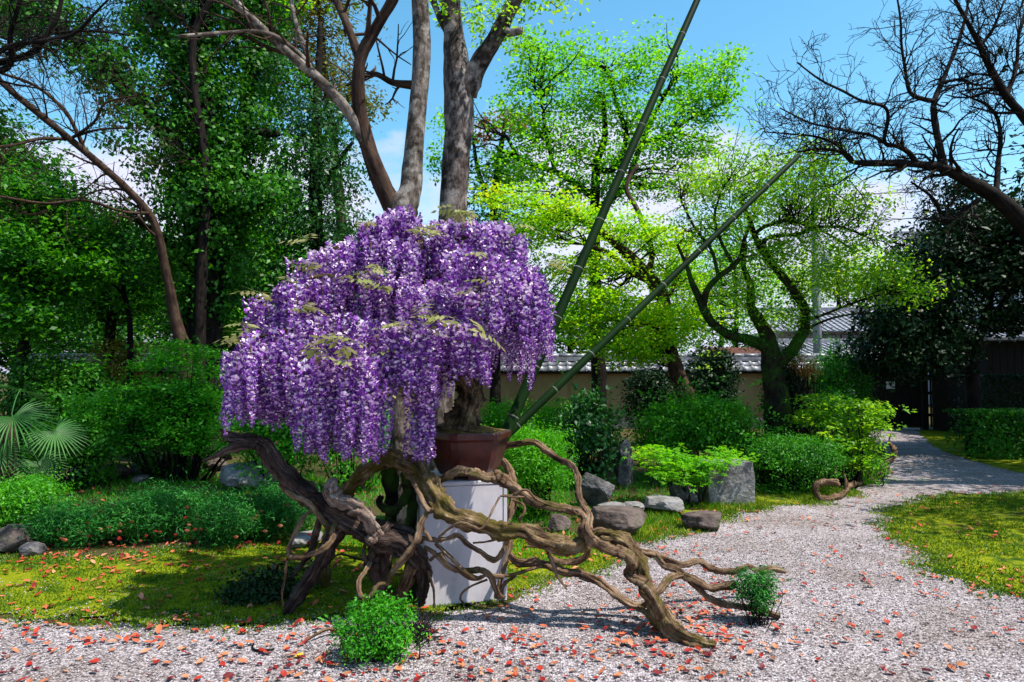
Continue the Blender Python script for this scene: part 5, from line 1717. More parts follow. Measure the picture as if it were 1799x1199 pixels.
rock('garden_rock', 'broad pale boulder behind the juniper mat', 385, 498, 818, 866, M_ROCKP, 47, .8, 8)
rock('garden_rock', 'mossy brown rock at the juniper mat left end', -14, 60, 930, 975, M_ROCKB, 52, .4, 8)
rock('garden_rock', 'small grey stone beside the mossy brown rock', 36, 72, 958, 982, M_ROCK, 53, .2, 7)
for i, (a, b, tp, bs) in enumerate([(118, 170, 820, 842), (165, 230, 818, 846), (225, 275, 812, 840), (270, 318, 806, 836), (312, 356, 808, 832), (352, 398, 806, 830), (232, 262, 838, 852), (478, 520, 800, 824)]):
    rock('edging_stone', ['first', 'second', 'third', 'fourth', 'fifth', 'sixth', 'low outlying', 'lone'][i] + [' rough stone counted from the palm end of the bank edging', ' rough stone in front of the bank edging row', ' rough stone under the bush behind the pale boulder'][0 if i < 6 else i - 5], a, b, tp, bs, M_ROCKB if i % 2 else M_ROCK, 60 + i, .35, 7, 'stones edging the left bank')
rock('flat_stone', 'flat mossy stepping stone behind the driftwood loop', 505, 560, 950, 968, M_ROCKP, 81, .5, 6, flat_top=True)

# ================================================================== pedestal, pot, bamboo
PC = np.array([(P(800, 1060, 4.66)[0]), 4.92, 0])     # pedestal centre on the ground
t = thing('white_pedestal', 'square white painted pedestal carrying the maroon pot', 'pedestal', tuple(PC))
hw = 0.283
ztop = P(810, 846, 4.66)[2]
rz = math.radians(15)


def rot_box(name, x0, x1, y0, y1, z0, z1, mat, parent, bevel=.004):
    o = boxo(name, x0, x1, y0, y1, z0, z1, mat, parent, bevel)
    o.rotation_euler = (0, 0, rz)
    return o


rot_box('body', -hw + .004, hw - .004, -hw + .004, hw - .004, .004, ztop - .028, M_WHITE, t, .006)
rot_box('top_board', -hw, hw, -hw, hw, ztop - .026, ztop, M_WHITE, t, .005)
for sx in (-1, 1):
    rot_box('edge_strip', sx * hw - .012 - sx * .012, sx * hw + .012 - sx * .012, -hw - .002, -hw + .014, .006, ztop - .030, M_WHITE, t, .002)

# pot: hexagonal, flared rim, tapering body, feet
pot_c = np.array([P(822, 800, 4.84)[0], 4.86, ztop])
t = thing('bonsai_pot', 'hexagonal maroon glazed pot on the white pedestal', 'pot', tuple(pot_c))


def hexring(r, z, n=6, off=math.radians(-15), bev=.09):
    out = []
    for i in range(n):
        for s in (-1, 1):
            a = off + (i + s * (0.5 - bev)) * 2 * math.pi / n * 1.0
            rr = r * math.cos(math.pi / n) / math.cos((0.5 - bev) * 2 * math.pi / n)
            out.append((rr * math.cos(a), rr * math.sin(a), z))
    return out


def loft(rings, name, mat, parent, close_bottom=True, close_top=False):
    n = len(rings[0])
    V = [p for r in rings for p in r]
    Q = [[i * n + j, i * n + (j + 1) % n, (i + 1) * n + (j + 1) % n, (i + 1) * n + j] for i in range(len(rings) - 1) for j in range(n)]
    me = bpy.data.meshes.new(name)
    F_ = Q[:]
    if close_bottom:
        F_.append(list(range(n))[::-1])
    if close_top:
        F_.append([(len(rings) - 1) * n + j for j in range(n)])
    me.from_pydata(V, [], F_)
    me.update()
    return link(name, me, mat, parent)


PR = 0.322
ph = 0.30
pr_ = [(.62, .025), (.66, .030), (.74, .07), (.83, .13), (.90, .20), (.935, .245), (.95, .252), (1.0, .258), (1.015, .264), (1.015, .292), (1.0, .300), (.90, .300), (.885, .294), (.87, .26)]
b_ = loft([hexring(PR * a, z * 1.08) for a, z in pr_], 'body', M_POT, t)
for i in range(6):
    a = math.radians(-15 + 60 * i)
    o = boxo('foot', -.035, .035, -.02, .02, 0, .03, M_POT, t, .006)
    o.location = (.62 * PR * .78 * math.cos(a), .62 * PR * .78 * math.sin(a), 0)
    o.rotation_euler = (0, 0, a + math.pi / 2)
# soil with a raised mound
Vs, Fs = [(0, 0, .372)], []
for k, rr in enumerate(np.linspace(.1, .885, 9)):
    for j, p in enumerate(hexring(PR * rr, 0)):
        zz = .316 + .060 * (1 - rr) ** 1.0 + .010 * mnoise.noise(Vector((p[0] * 18, p[1] * 18, 2)))
        Vs.append((p[0], p[1], zz))
n = 12
for j in range(n):
    Fs.append((0, 1 + j, 1 + (j + 1) % n))
for k in range(8):
    for j in range(n):
        Fs.append((1 + k * n + j, 1 + (k + 1) * n + j, 1 + (k + 1) * n + (j + 1) % n, 1 + k * n + (j + 1) % n))
me = bpy.data.meshes.new('soil')
me.from_pydata(Vs, [], Fs)
me.update()
link('soil', me, M_POTSOIL, t)


# bamboo poles
def bamboo(name, label, a, b, r0, r1, nodes, cap=True):
    a, b = np.array(a), np.array(b)
    L = np.linalg.norm(b - a)
    d = (b - a) / L
    t = thing(name, label, 'pole', tuple(a), 'green bamboo prop poles')
    zs = [0]
    k = nodes
    pts, rad, nds = [], [], []
    gaps = np.linspace(.8, 1.25, nodes)
    gaps = np.cumsum(gaps / gaps.sum()) * L
    prev = 0
    for i, g in enumerate(gaps):
        for f in (0.02, .5, .97):
            s = prev + (g - prev) * f
            r = r0 + (r1 - r0) * s / L
            pts.append(a + d * s)
            rad.append(r * (1.0 if f == .5 else 1.02))
        if i < nodes - 1:
            nds.append((a + d * g, r0 + (r1 - r0) * g / L))
        prev = g
    tb = TB()
    tb.tube(np.array(pts), np.array(rad), 14)
    tb.build('culm', M_BAMBOO, t)
    for p, r in nds:
        tb = TB()
        tb.tube(np.array([p - d * .007, p - d * .002, p + d * .002, p + d * .007]), np.array([r * 1.01, r * 1.055, r * 1.055, r * 1.01]), 14)
        tb.build('node_ring', M_BNODE, t)
    adopt(t)
    return t


def ext(p, q, z):
    f = (z - p[2]) / (q[2] - p[2])
    return p + (q - p) * f


a1, a2 = P(893, 752, 5.75), P(1225, 0, 7.0)
bamboo('bamboo_pole', 'steep tall green bamboo pole leaning past the tall maple', ext(a1, a2, .02), a2 + (a2 - a1) * .16, .052, .032, 13)
b1, b2 = P(890, 765, 5.85), P(1405, 272, 7.2)
bamboo('bamboo_pole', 'lower slanting green bamboo pole with its cut end before the plum tree', ext(b1, b2, .02), b2, .041, .027, 12)

# ================================================================== wisteria bonsai
wb = pot_c + np.array([0, 0, .325])
t = thing('wisteria_bonsai', 'old wisteria bonsai covered in hanging purple blossom', 'wisteria', tuple(wb))
WIS = t
YT = 4.84
tr_pts = [(808, 758, YT, 36), (812, 742, YT, 29), (820, 722, YT, 19), (826, 700, YT, 18), (824, 682, YT, 17), (816, 664, YT, 19), (800, 652, YT, 18), (784, 642, YT, 15), (765, 620, YT, 13), (750, 590, YT + .03, 12), (742, 550, YT + .06, 11), (740, 500, YT + .1, 10), (738, 450, YT + .15, 8), (735, 410, YT + .2, 6)]
path, rad = px_path(tr_pts, 6)
tb = TB()
tb.tube(path, rad, 20, flute=.2, lobes=4, twist=6, rough=.16)
# root flare
for i in range(7):
    a = i * .9
    p0 = path[8]
    e = wb + np.array([math.cos(a) * .12, math.sin(a) * .11, -.005])
    pth = catmull([p0, (p0 * .4 + e * .6) + np.array([0, 0, -.01]), e, e + np.array([math.cos(a) * .04, math.sin(a) * .04, -.03])], 4)
    tb.tube(pth, np.linspace(.045, .014, len(pth)), 8, rough=.08)
tb.build('trunk', B_BONSAI, t)
branches = [
    [(765, 620, 4.87, 9), (700, 600, 4.7, 8), (620, 570, 4.5, 7), (540, 560, 4.4, 5), (440, 580, 4.4, 3)],
    [(750, 590, 4.87, 8), (700, 560, 4.6, 7), (640, 590, 4.35, 5), (600, 620, 4.2, 3)],
    [(742, 550, 4.9, 8), (660, 490, 4.75, 7), (560, 470, 4.7, 5), (450, 520, 4.7, 3)],
    [(740, 510, 4.95, 8), (820, 480, 4.75, 7), (900, 470, 4.6, 5), (960, 500, 4.55, 3)],
    [(742, 550, 4.9, 7), (790, 560, 4.65, 6), (850, 580, 4.5, 4)],
    [(738, 450, 5.0, 7), (660, 410, 4.95, 5), (560, 425, 4.9, 3)],
    [(738, 450, 5.0, 7), (820, 400, 5.0, 5), (910, 400, 5.0, 3)],
    [(740, 500, 4.95, 6), (700, 470, 5.3, 5), (560, 510, 5.45, 3)],
    [(740, 500, 4.95, 6), (800, 470, 5.3, 5), (920, 520, 5.4, 3)],
    [(750, 590, 4.87, 5), (745, 620, 4.6, 4), (745, 660, 4.42, 3)],
]
branches = [[l[0]] + [(x, y + 16, Y, r * .85) for (x, y, Y, r) in l[1:]] for l in branches]
for l in branches:
    p_, r_ = px_path(l, 5)
    tb = TB()
    tb.tube(p_, r_, 7, flute=.08, twist=6, rough=.06)
    tb.build('branch', B_BONSAI, t)


def raceme_mesh(L, seed):
    """hanging flower spike: origin at the top, hangs along -z"""
    r = np.random.default_rng(seed)
    n = int(L * 250)
    tt = np.sort(r.uniform(0, 1, n) ** .9)
    R = (.036 * (1 - tt) ** .7 + .005) * r.uniform(.75, 1.15, n)
    an = r.uniform(0, 2 * math.pi, n)
    bend = np.array([r.normal(0, .03), r.normal(0, .03)])
    cx = bend[0] * tt ** 2
    cy = bend[1] * tt ** 2
    c = np.stack([cx + R * np.cos(an), cy + R * np.sin(an), -tt * L - R * .25], 1)
    o = np.stack([np.cos(an), np.sin(an), np.zeros(n)], 1)
    s = (.0165 * (1 - tt) ** .35 + .005)[:, None] * r.uniform(.8, 1.2, n)[:, None]
    side = np.stack([-np.sin(an), np.cos(an), np.zeros(n)], 1)
    jit = r.normal(0, .35, (n, 3))
    upv = nrm(np.array([0, 0, 1.0]) + o * .55 + jit)
    side = nrm(side - upv * np.sum(side * upv, 1, keepdims=True))
    out = np.cross(side, upv)
    out *= np.sign(np.sum(out * o, 1, keepdims=True))
    V, F_, MI = [], [], []
    # banner petal (pale), upright and open outwards
    b = np.stack([c, c + side * s * .75 + upv * s * .55, c + upv * s * 1.15 + out * s * .25, c - side * s * .75 + upv * s * .55], 1)
    # two wing petals (violet), folded forward
    w1 = np.stack([c, c + side * s * .34 + out * s * .55 + upv * s * .15, c + out * s * 1.15 - upv * s * .35, c + out * s * .35 - upv * s * .55], 1)
    w2 = np.stack([c, c - side * s * .34 + out * s * .55 + upv * s * .15, c + out * s * 1.15 - upv * s * .35, c + out * s * .35 - upv * s * .55], 1)
    A = np.concatenate([b.reshape(-1, 3), w1.reshape(-1, 3), w2.reshape(-1, 3)])
    m = len(A) // 4
    Q = np.arange(m * 4).reshape(m, 4)
    mi = np.concatenate([np.zeros(n), np.ones(2 * n)])
    bud = r.uniform(size=n) < .28
    mi[:n][bud] = 1
    # stalk
    k = 6
    zz = np.linspace(0, 1, k)
    st = np.stack([bend[0] * zz ** 2, bend[1] * zz ** 2, -zz * L], 1)
    tb = TB()
    tb.tube(st, np.linspace(.0025, .001, k), 3, cap=False)
    Vt = np.vstack(tb.V)
    Ft = np.vstack(tb.F) + len(A)
    return np.vstack([A, Vt]), np.vstack([Q, Ft]), np.concatenate([mi, np.full(len(Ft), 2)])


M_STALK = noise_mat('raceme_stalk', [(0.10, 0.07, 0.04), (0.16, 0.13, 0.05)], 10, 2, .8, 0)
VAR = []
for i, L in enumerate((.22, .26, .30, .34, .38, .43, .48, .54, .30, .40)):
    Vv, Ff, Mi = raceme_mesh(L, 50 + i)
    me = np_mesh('raceme', Vv, [Ff], Mi)
    for m in (L_BANNER, L_WING, M_STALK):
        me.materials.append(m)
    VAR.append((L, me, Vv, Ff, Mi))

LAY = [
    ([(640, 398), (700, 360), (760, 390), (830, 386), (900, 392), (935, 430)], 5.05, .22, (75, 115), 78, 12),
    ([(520, 445), (600, 420), (680, 415), (760, 430), (840, 435), (920, 455), (958, 495)], 4.85, .28, (80, 130), 96, 14),
    ([(440, 530), (500, 495), (580, 478), (660, 480), (740, 490), (800, 495)], 4.68, .24, (90, 140), 92, 16),
    ([(868, 485), (900, 472), (940, 485), (955, 510)], 4.55, .2, (100, 140), 52, 9),
    ([(414, 598), (455, 582), (520, 562), (600, 548), (680, 562), (750, 572), (800, 575)], 4.42, .2, (95, 145), 92, 18),
    ([(780, 560), (830, 570), (862, 592)], 4.45, .15, (70, 95), 34, 9),
    ([(416, 612), (482, 602), (545, 612)], 4.32, .16, (95, 140), 52, 18),
    ([(540, 612), (600, 632), (660, 622), (684, 632)], 4.2, .14, (130, 180), 66, 14),
    ([(690, 560), (740, 580), (770, 580)], 4.3, .1, (80, 110), 26, 12),
    ([(733, 668), (758, 672)], 4.42, .05, (125, 140), 13, 5),
    ([(450, 570), (560, 520), (700, 490), (850, 520), (940, 550)], 5.4, .25, (90, 130), 66, 16),
    ([(890, 500), (930, 500), (958, 515)], 4.5, .12, (100, 130), 18, 7),
    ([(770, 500), (810, 505), (845, 520)], 4.6, .15, (60, 90), 22, 10),
    ([(470, 640), (520, 650)], 4.3, .1, (90, 110), 8, 10),
]
items = []
for (pl, Y, jd, (l0, l1), cnt, jp) in LAY:
    pl = np.array(pl, float)
    sg = np.concatenate([[0], np.cumsum(np.linalg.norm(np.diff(pl, axis=0), axis=1))])
    for k in range(cnt):
        s = rng.uniform(0, sg[-1])
        x = np.interp(s, sg, pl[:, 0]) + rng.normal(0, jp * .6)
        y = np.interp(s, sg, pl[:, 1]) + abs(rng.normal(0, jp * .8)) - 2
        YY = Y + rng.normal(0, jd * .6)
        p = P(x, y, YY)
        Lm = rng.uniform(l0, l1) * YY / F_PX
        items.append((p, Lm, YY))
items.sort(key=lambda a: a[2])
restV, restF, restM, off = [], [], [], 0
for i, (p, Lm, YY) in enumerate(items):
    v = min(range(len(VAR)), key=lambda k: abs(VAR[k][0] - Lm) + rng.uniform(0, .05))
    s = Lm / VAR[v][0]
    a = rng.uniform(0, 2 * math.pi)
    tx, ty = rng.normal(0, .06, 2)
    if i < 300:
        o = bpy.data.objects.new('raceme', VAR[v][1])
        COL.objects.link(o)
        o.parent = WIS
        o.location = p
        o.scale = (min(1.15, max(.9, s)),) * 2 + (s,)
        o.rotation_euler = (tx, ty, a)
    else:
        Vv = VAR[v][2] * np.array([min(1.15, max(.9, s))] * 2 + [s])
        ca, sa = math.cos(a), math.sin(a)
        Vr = np.stack([Vv[:, 0] * ca - Vv[:, 1] * sa, Vv[:, 0] * sa + Vv[:, 1] * ca, Vv[:, 2]], 1)
        restV.append(Vr + p)
        restF.append(VAR[v][3] + off)
        restM.append(VAR[v][4])
        off += len(Vv)
me = np_mesh('inner_racemes', np.vstack(restV), [np.vstack(restF)], np.concatenate(restM))
o = link('inner_racemes', me, [L_BANNER, L_WING, M_STALK], WIS)
o['kind'] = 'stuff'


# young compound leaves among the blossom
def compound_leaf(seed):
    r = np.random.default_rng(seed)
    V, F_ = [], []
    for s in range(3):
        an = r.uniform(0, 6.28)
        d = np.array([math.cos(an), math.sin(an), r.uniform(.1, .7)])
        d /= np.linalg.norm(d)
        L = r.uniform(.10, .17)
        sd = nrm(np.cross(d, [0, 0, 1.0]))
        for k in range(7):
            f = .25 + .75 * (k // 2) / 3
            sg = 1 if k % 2 else -1
            b = d * L * f - np.array([0, 0, .05 * f * f])
            dr = nrm(sd * sg * .9 + d * .5 + np.array([0, 0, -.55])) if k < 6 else nrm(d + np.array([0, 0, -.6]))
            l = r.uniform(.045, .07)
            e = nrm(np.cross(dr, [0.1, 0.2, 1.0])) * l * .24
            i = len(V)
            V += [b, b + dr * l * .45 + e, b + dr * l, b + dr * l * .45 - e]
            F_.append([i, i + 1, i + 2, i + 3])
        i = len(V)
        V += [np.zeros(3), np.array([0, 0, .003]), d * L, d * L * .99]
        F_.append([i, i + 1, i + 2, i + 3])
    return np_mesh('leaf_spray', np.array(V), [np.array(F_)])


CL = [compound_leaf(s) for s in range(5)]
for m in CL:
    m.materials.append(L_WIST)
for (x, y, Y) in [(545, 428, 4.8), (500, 500, 4.62), (455, 520, 4.6), (415, 600, 4.28), (440, 590, 4.28), (540, 555, 4.3), (655, 500, 4.5), (650, 480, 4.5), (665, 515, 4.5), (570, 605, 4.2), (600, 615, 4.12), (590, 640, 4.1), (575, 625, 4.12), (620, 605, 4.12), (740, 420, 4.75), (735, 408, 4.8), (760, 412, 4.78), (800, 370, 4.9), (815, 378, 4.95), (835, 380, 4.95), (848, 450, 4.6), (740, 560, 4.28), (755, 565, 4.28), (700, 580, 4.25), (710, 575, 4.25), (770, 572, 4.3), (850, 590, 4.35), (830, 520, 4.45), (860, 500, 4.4), (905, 400, 4.85), (640, 395, 4.9), (560, 470, 4.6), (680, 690, 4.35), (690, 680, 4.35), (715, 690, 4.4), (680, 700, 4.32), (740, 590, 4.28), (530, 545, 4.3), (960, 470, 4.55), (620, 490, 4.5), (700, 620, 4.3), (430, 575, 4.35)]:
    o = bpy.data.objects.new('leaf_spray', CL[int(rng.integers(5))])
    COL.objects.link(o)
    o.parent = WIS
    o.location = P(x, y - 6, Y - .04)
    o.rotation_euler = (rng.normal(0, .25), rng.normal(0, .25), rng.uniform(0, 6.28))
    o.scale = (rng.uniform(.8, 1.2),) * 3
adopt(WIS)

# ================================================================== driftwood and vines


def Z2(x, y):
    return 340 + x / 2.607, 720 + y / 2.607


def Z3(x, y):
    return 800 + x / 2.726, 740 + y / 2.726


def vpath(pts, conv, scale, per=6):
    """[(zx,zy,Y,r_z)] traced on an enlargement -> path, radii (kept above the ground)"""
    out = []
    for (x, y, Y, r) in pts:
        px, py = conv(x, y)
        out.append((px, py, Y, r / scale))
    path, rad = px_path(out, per)
    path[:, 2] = np.maximum(path[:, 2], rad * .75)
    return path, rad


def vpart(parent, name, pts, conv, scale, mat, sides=14, flute=.19, lobes=3, twist=11, rough=.10, per=7, knots=0):
    path, rad = vpath(pts, conv, scale, per)
    rad = rad * (1 + .07 * np.sin(np.arange(len(rad)) * .9 + rng.uniform(0, 6)))
    path = path + rng.normal(0, 1, path.shape) * rad[:, None] * .06
    tb = TB()
    tb.tube(path, rad, sides, flute, lobes, twist, rough)
    for k in range(knots):
        i = int(rng.integers(3, len(path) - 3))
        d = rand_dirs(1)[0]
        tb.tube(np.array([path[i], path[i] + d * rad[i] * 1.05, path[i] + d * rad[i] * 1.35]), np.array([rad[i] * .6, rad[i] * .45, rad[i] * .2]), 7, rough=.1)
    return tb.build(name, mat, parent)


S2, S3 = 2.607, 2.726
dl = G(497, 1085)
t = thing('driftwood_trunk', 'dark weathered driftwood trunk with split tip left of the pedestal', 'driftwood', (dl[0] + .4, 4.5, 0))
vpart(t, 'trunk', [(255, 140, 4.5, 20), (300, 155, 4.5, 34), (345, 195, 4.48, 40), (400, 280, 4.46, 38), (480, 352, 4.44, 39), (560, 425, 4.42, 40), (640, 475, 4.40, 43), (730, 530, 4.38, 45), (830, 585, 4.36, 44), (930, 610, 4.36, 44), (1010, 660, 4.38, 46), (1050, 730, 4.42, 36), (1050, 800, 4.45, 26), (1040, 890, 4.50, 22)], Z2, S2, B_DRIFT, 20, .2, 4, 7, .10, knots=4)
vpart(t, 'split_tip', [(300, 150, 4.5, 24), (240, 130, 4.5, 24), (180, 118, 4.5, 16), (140, 100, 4.5, 8), (118, 88, 4.5, 4)], Z2, S2, B_DRIFT, 10, .25)
vpart(t, 'split_tip', [(300, 155, 4.48, 20), (230, 140, 4.47, 18), (170, 138, 4.47, 10), (128, 118, 4.47, 4)], Z2, S2, B_DRIFT, 10, .25)
vpart(t, 'split_tip', [(310, 165, 4.48, 24), (240, 160, 4.46, 22), (170, 178, 4.44, 18), (110, 208, 4.43, 12), (75, 222, 4.42, 8), (38, 237, 4.42, 4)], Z2, S2, B_DRIFT, 10, .25)
vpart(t, 'curled_branch', [(655, 325, 4.30, 18), (632, 345, 4.29, 30), (632, 385, 4.28, 32), (665, 415, 4.27, 30), (715, 430, 4.26, 28), (765, 455, 4.26, 28), (800, 500, 4.27, 28), (818, 545, 4.30, 28), (850, 595, 4.34, 30)], Z2, S2, B_DRIFTP, 16, .2, 4, 9, .09)
vpart(t, 'curled_branch', [(710, 478, 4.26, 8), (740, 468, 4.24, 16), (780, 475, 4.23, 18), (815, 515, 4.24, 14), (825, 560, 4.28, 10)], Z2, S2, B_DRIFTP, 10, .2, 3, 9, .09)
vpart(t, 'knotted_stub', [(800, 590, 4.30, 18), (815, 602, 4.24, 17), (822, 608, 4.20, 11)], Z2, S2, B_DRIFTP, 10, .1)
vpart(t, 'stub', [(850, 590, 4.34, 20), (880, 545, 4.36, 18), (900, 520, 4.38, 13)], Z2, S2, B_DRIFT, 10)
vpart(t, 'leg', [(690, 520, 4.42, 30), (650, 575, 4.44, 31), (600, 670, 4.48, 32), (545, 760, 4.50, 30), (480, 850, 4.48, 26), (440, 910, 4.44, 20), (415, 950, 4.42, 16)], Z2, S2, B_DRIFT, 16, .28, 5, 5, .12)
vpart(t, 'leg', [(1020, 690, 4.40, 30), (985, 770, 4.44, 28), (950, 850, 4.52, 26), (925, 895, 4.58, 24)], Z2, S2, B_VINE, 12, .15)
vpart(t, 'leg', [(850, 610, 4.40, 46), (845, 690, 4.46, 44), (860, 780, 4.54, 36), (850, 850, 4.62, 28)], Z2, S2, B_DRIFT, 14, .25, 4, 6, .12)
vpart(t, 'leg', [(580, 500, 4.5, 16), (560, 570, 4.6, 16), (530, 660, 4.7, 14), (470, 740, 4.75, 10), (430, 790, 4.8, 8)], Z2, S2, B_DRIFT, 9)
vpart(t, 'side_branch', [(395, 345, 4.46, 10), (460, 395, 4.40, 13), (530, 430, 4.36, 13), (575, 490, 4.34, 12), (620, 550, 4.33, 12)], Z2, S2, B_VINE, 9)
vpart(t, 'loop_branch', [(545, 455, 4.36, 9), (500, 500, 4.30, 10), (465, 565, 4.25, 11), (436, 630, 4.22, 11), (438, 668, 4.20, 11), (475, 678, 4.19, 11), (545, 660, 4.19, 12), (605, 630, 4.20, 13), (635, 590, 4.24, 13), (640, 545, 4.30, 13), (670, 510, 4.36, 11)], Z2, S2, B_VINE, 9)
vpart(t, 'hanging_twig', [(430, 690, 4.24, 6), (420, 760, 4.28, 6), (405, 850, 4.30, 5), (415, 915, 4.34, 3)], Z2, S2, B_VINE, 6)
vpart(t, 'hooked_twig', [(810, 700, 4.36, 10), (790, 740, 4.28, 11), (758, 785, 4.2, 11), (762, 845, 4.15, 12), (790, 865, 4.12, 12), (822, 838, 4.12, 11), (845, 805, 4.14, 10), (878, 797, 4.16, 9)], Z2, S2, B_VINE, 8)
vpart(t, 'stout_twig', [(1080, 462, 4.30, 10), (1045, 515, 4.27, 15), (1025, 590, 4.24, 16), (985, 650, 4.22, 16), (940, 705, 4.22, 16), (905, 755, 4.24, 14), (888, 805, 4.28, 10)], Z2, S2, B_VINE, 9)
vpart(t, 'stout_twig', [(990, 300, 4.42, 8), (1015, 345, 4.38, 11), (1045, 410, 4.32, 12), (1078, 465, 4.28, 13), (1100, 455, 4.26, 8)], Z2, S2, B_VINE, 8)
vpart(t, 'side_branch', [(790, 600, 4.38, 8), (780, 660, 4.42, 9), (800, 700, 4.46, 9), (830, 720, 4.5, 7)], Z2, S2, B_DRIFT, 7)
vpart(t, 'side_branch', [(620, 680, 4.7, 5), (680, 662, 4.7, 5), (740, 680, 4.7, 5), (800, 695, 4.65, 5)], Z2, S2, B_DRIFT, 6)
vpart(t, 'side_branch', [(840, 520, 4.5, 22), (910, 540, 4.55, 24), (980, 560, 4.55, 24), (1040, 600, 4.5, 20)], Z2, S2, B_DRIFT, 10)
vpart(t, 'side_branch', [(830, 500, 4.6, 10), (900, 560, 4.55, 11), (980, 600, 4.5, 11), (1060, 590, 4.4, 10), (1140, 600, 4.3, 9)], Z2, S2, B_VINE, 7)
adopt(t)

t = thing('twisted_vine', 'thick twisted wisteria vines arching past the pedestal onto the gravel', 'vine', tuple(G(1152, 1100)))
# the mossy main vine
pa = [(590, 830, 5.0, 26), (600, 700, 5.0, 26), (625, 560, 4.98, 25), (660, 450, 4.95, 25), (700, 375, 4.92, 26), (750, 318, 4.88, 28), (820, 265, 4.82, 32), (895, 225, 4.76, 38), (960, 240, 4.68, 40), (1030, 275, 4.58, 40), (1075, 340, 4.48, 42), (1115, 410, 4.40, 44), (1165, 470, 4.35, 42), (1230, 500, 4.32, 36), (1330, 530, 4.30, 34), (1420, 555, 4.29, 34)]
pb_ = [(330, 530, 4.28, 34), (420, 570, 4.27, 36), (500, 595, 4.26, 38), (560, 600, 4.25, 34), (610, 585, 4.26, 30), (670, 560, 4.27, 26), (720, 548, 4.27, 28), (780, 565, 4.27, 32), (835, 610, 4.26, 34), (875, 680, 4.25, 34), (905, 760, 4.22, 34), (935, 840, 4.19, 34), (965, 900, 4.15, 36), (1010, 965, 4.09, 40), (1060, 1015, 4.03, 36), (1130, 1050, 3.97, 30), (1190, 1065, 3.94, 24), (1242, 1072, 3.92, 16)]
w = [(*Z2(x, y), Y, r / S2) for (x, y, Y, r) in pa] + [(*Z3(x, y), Y, r / S3) for (x, y, Y, r) in pb_]
path, rad = px_path(w, 7)
path[:, 2] = np.maximum(path[:, 2], rad * .7)
tb = TB()
rad = rad * (1 + .08 * np.sin(np.arange(len(rad)) * .55) + .05 * np.sin(np.arange(len(rad)) * 1.7))
tb.tube(path, rad, 28, .22, 4, 12, .10)
for k in range(12):
    i = int(rng.integers(10, len(path) - 20))
    d = rand_dirs(1)[0]
    tb.tube(np.array([path[i], path[i] + d * rad[i] * 1.05, path[i] + d * rad[i] * 1.3]), np.array([rad[i] * .6, rad[i] * .45, rad[i] * .2]), 7, rough=.1)
tb.build('main_stem', B_VINEM, t)
K = dict(conv=Z3, scale=S3)
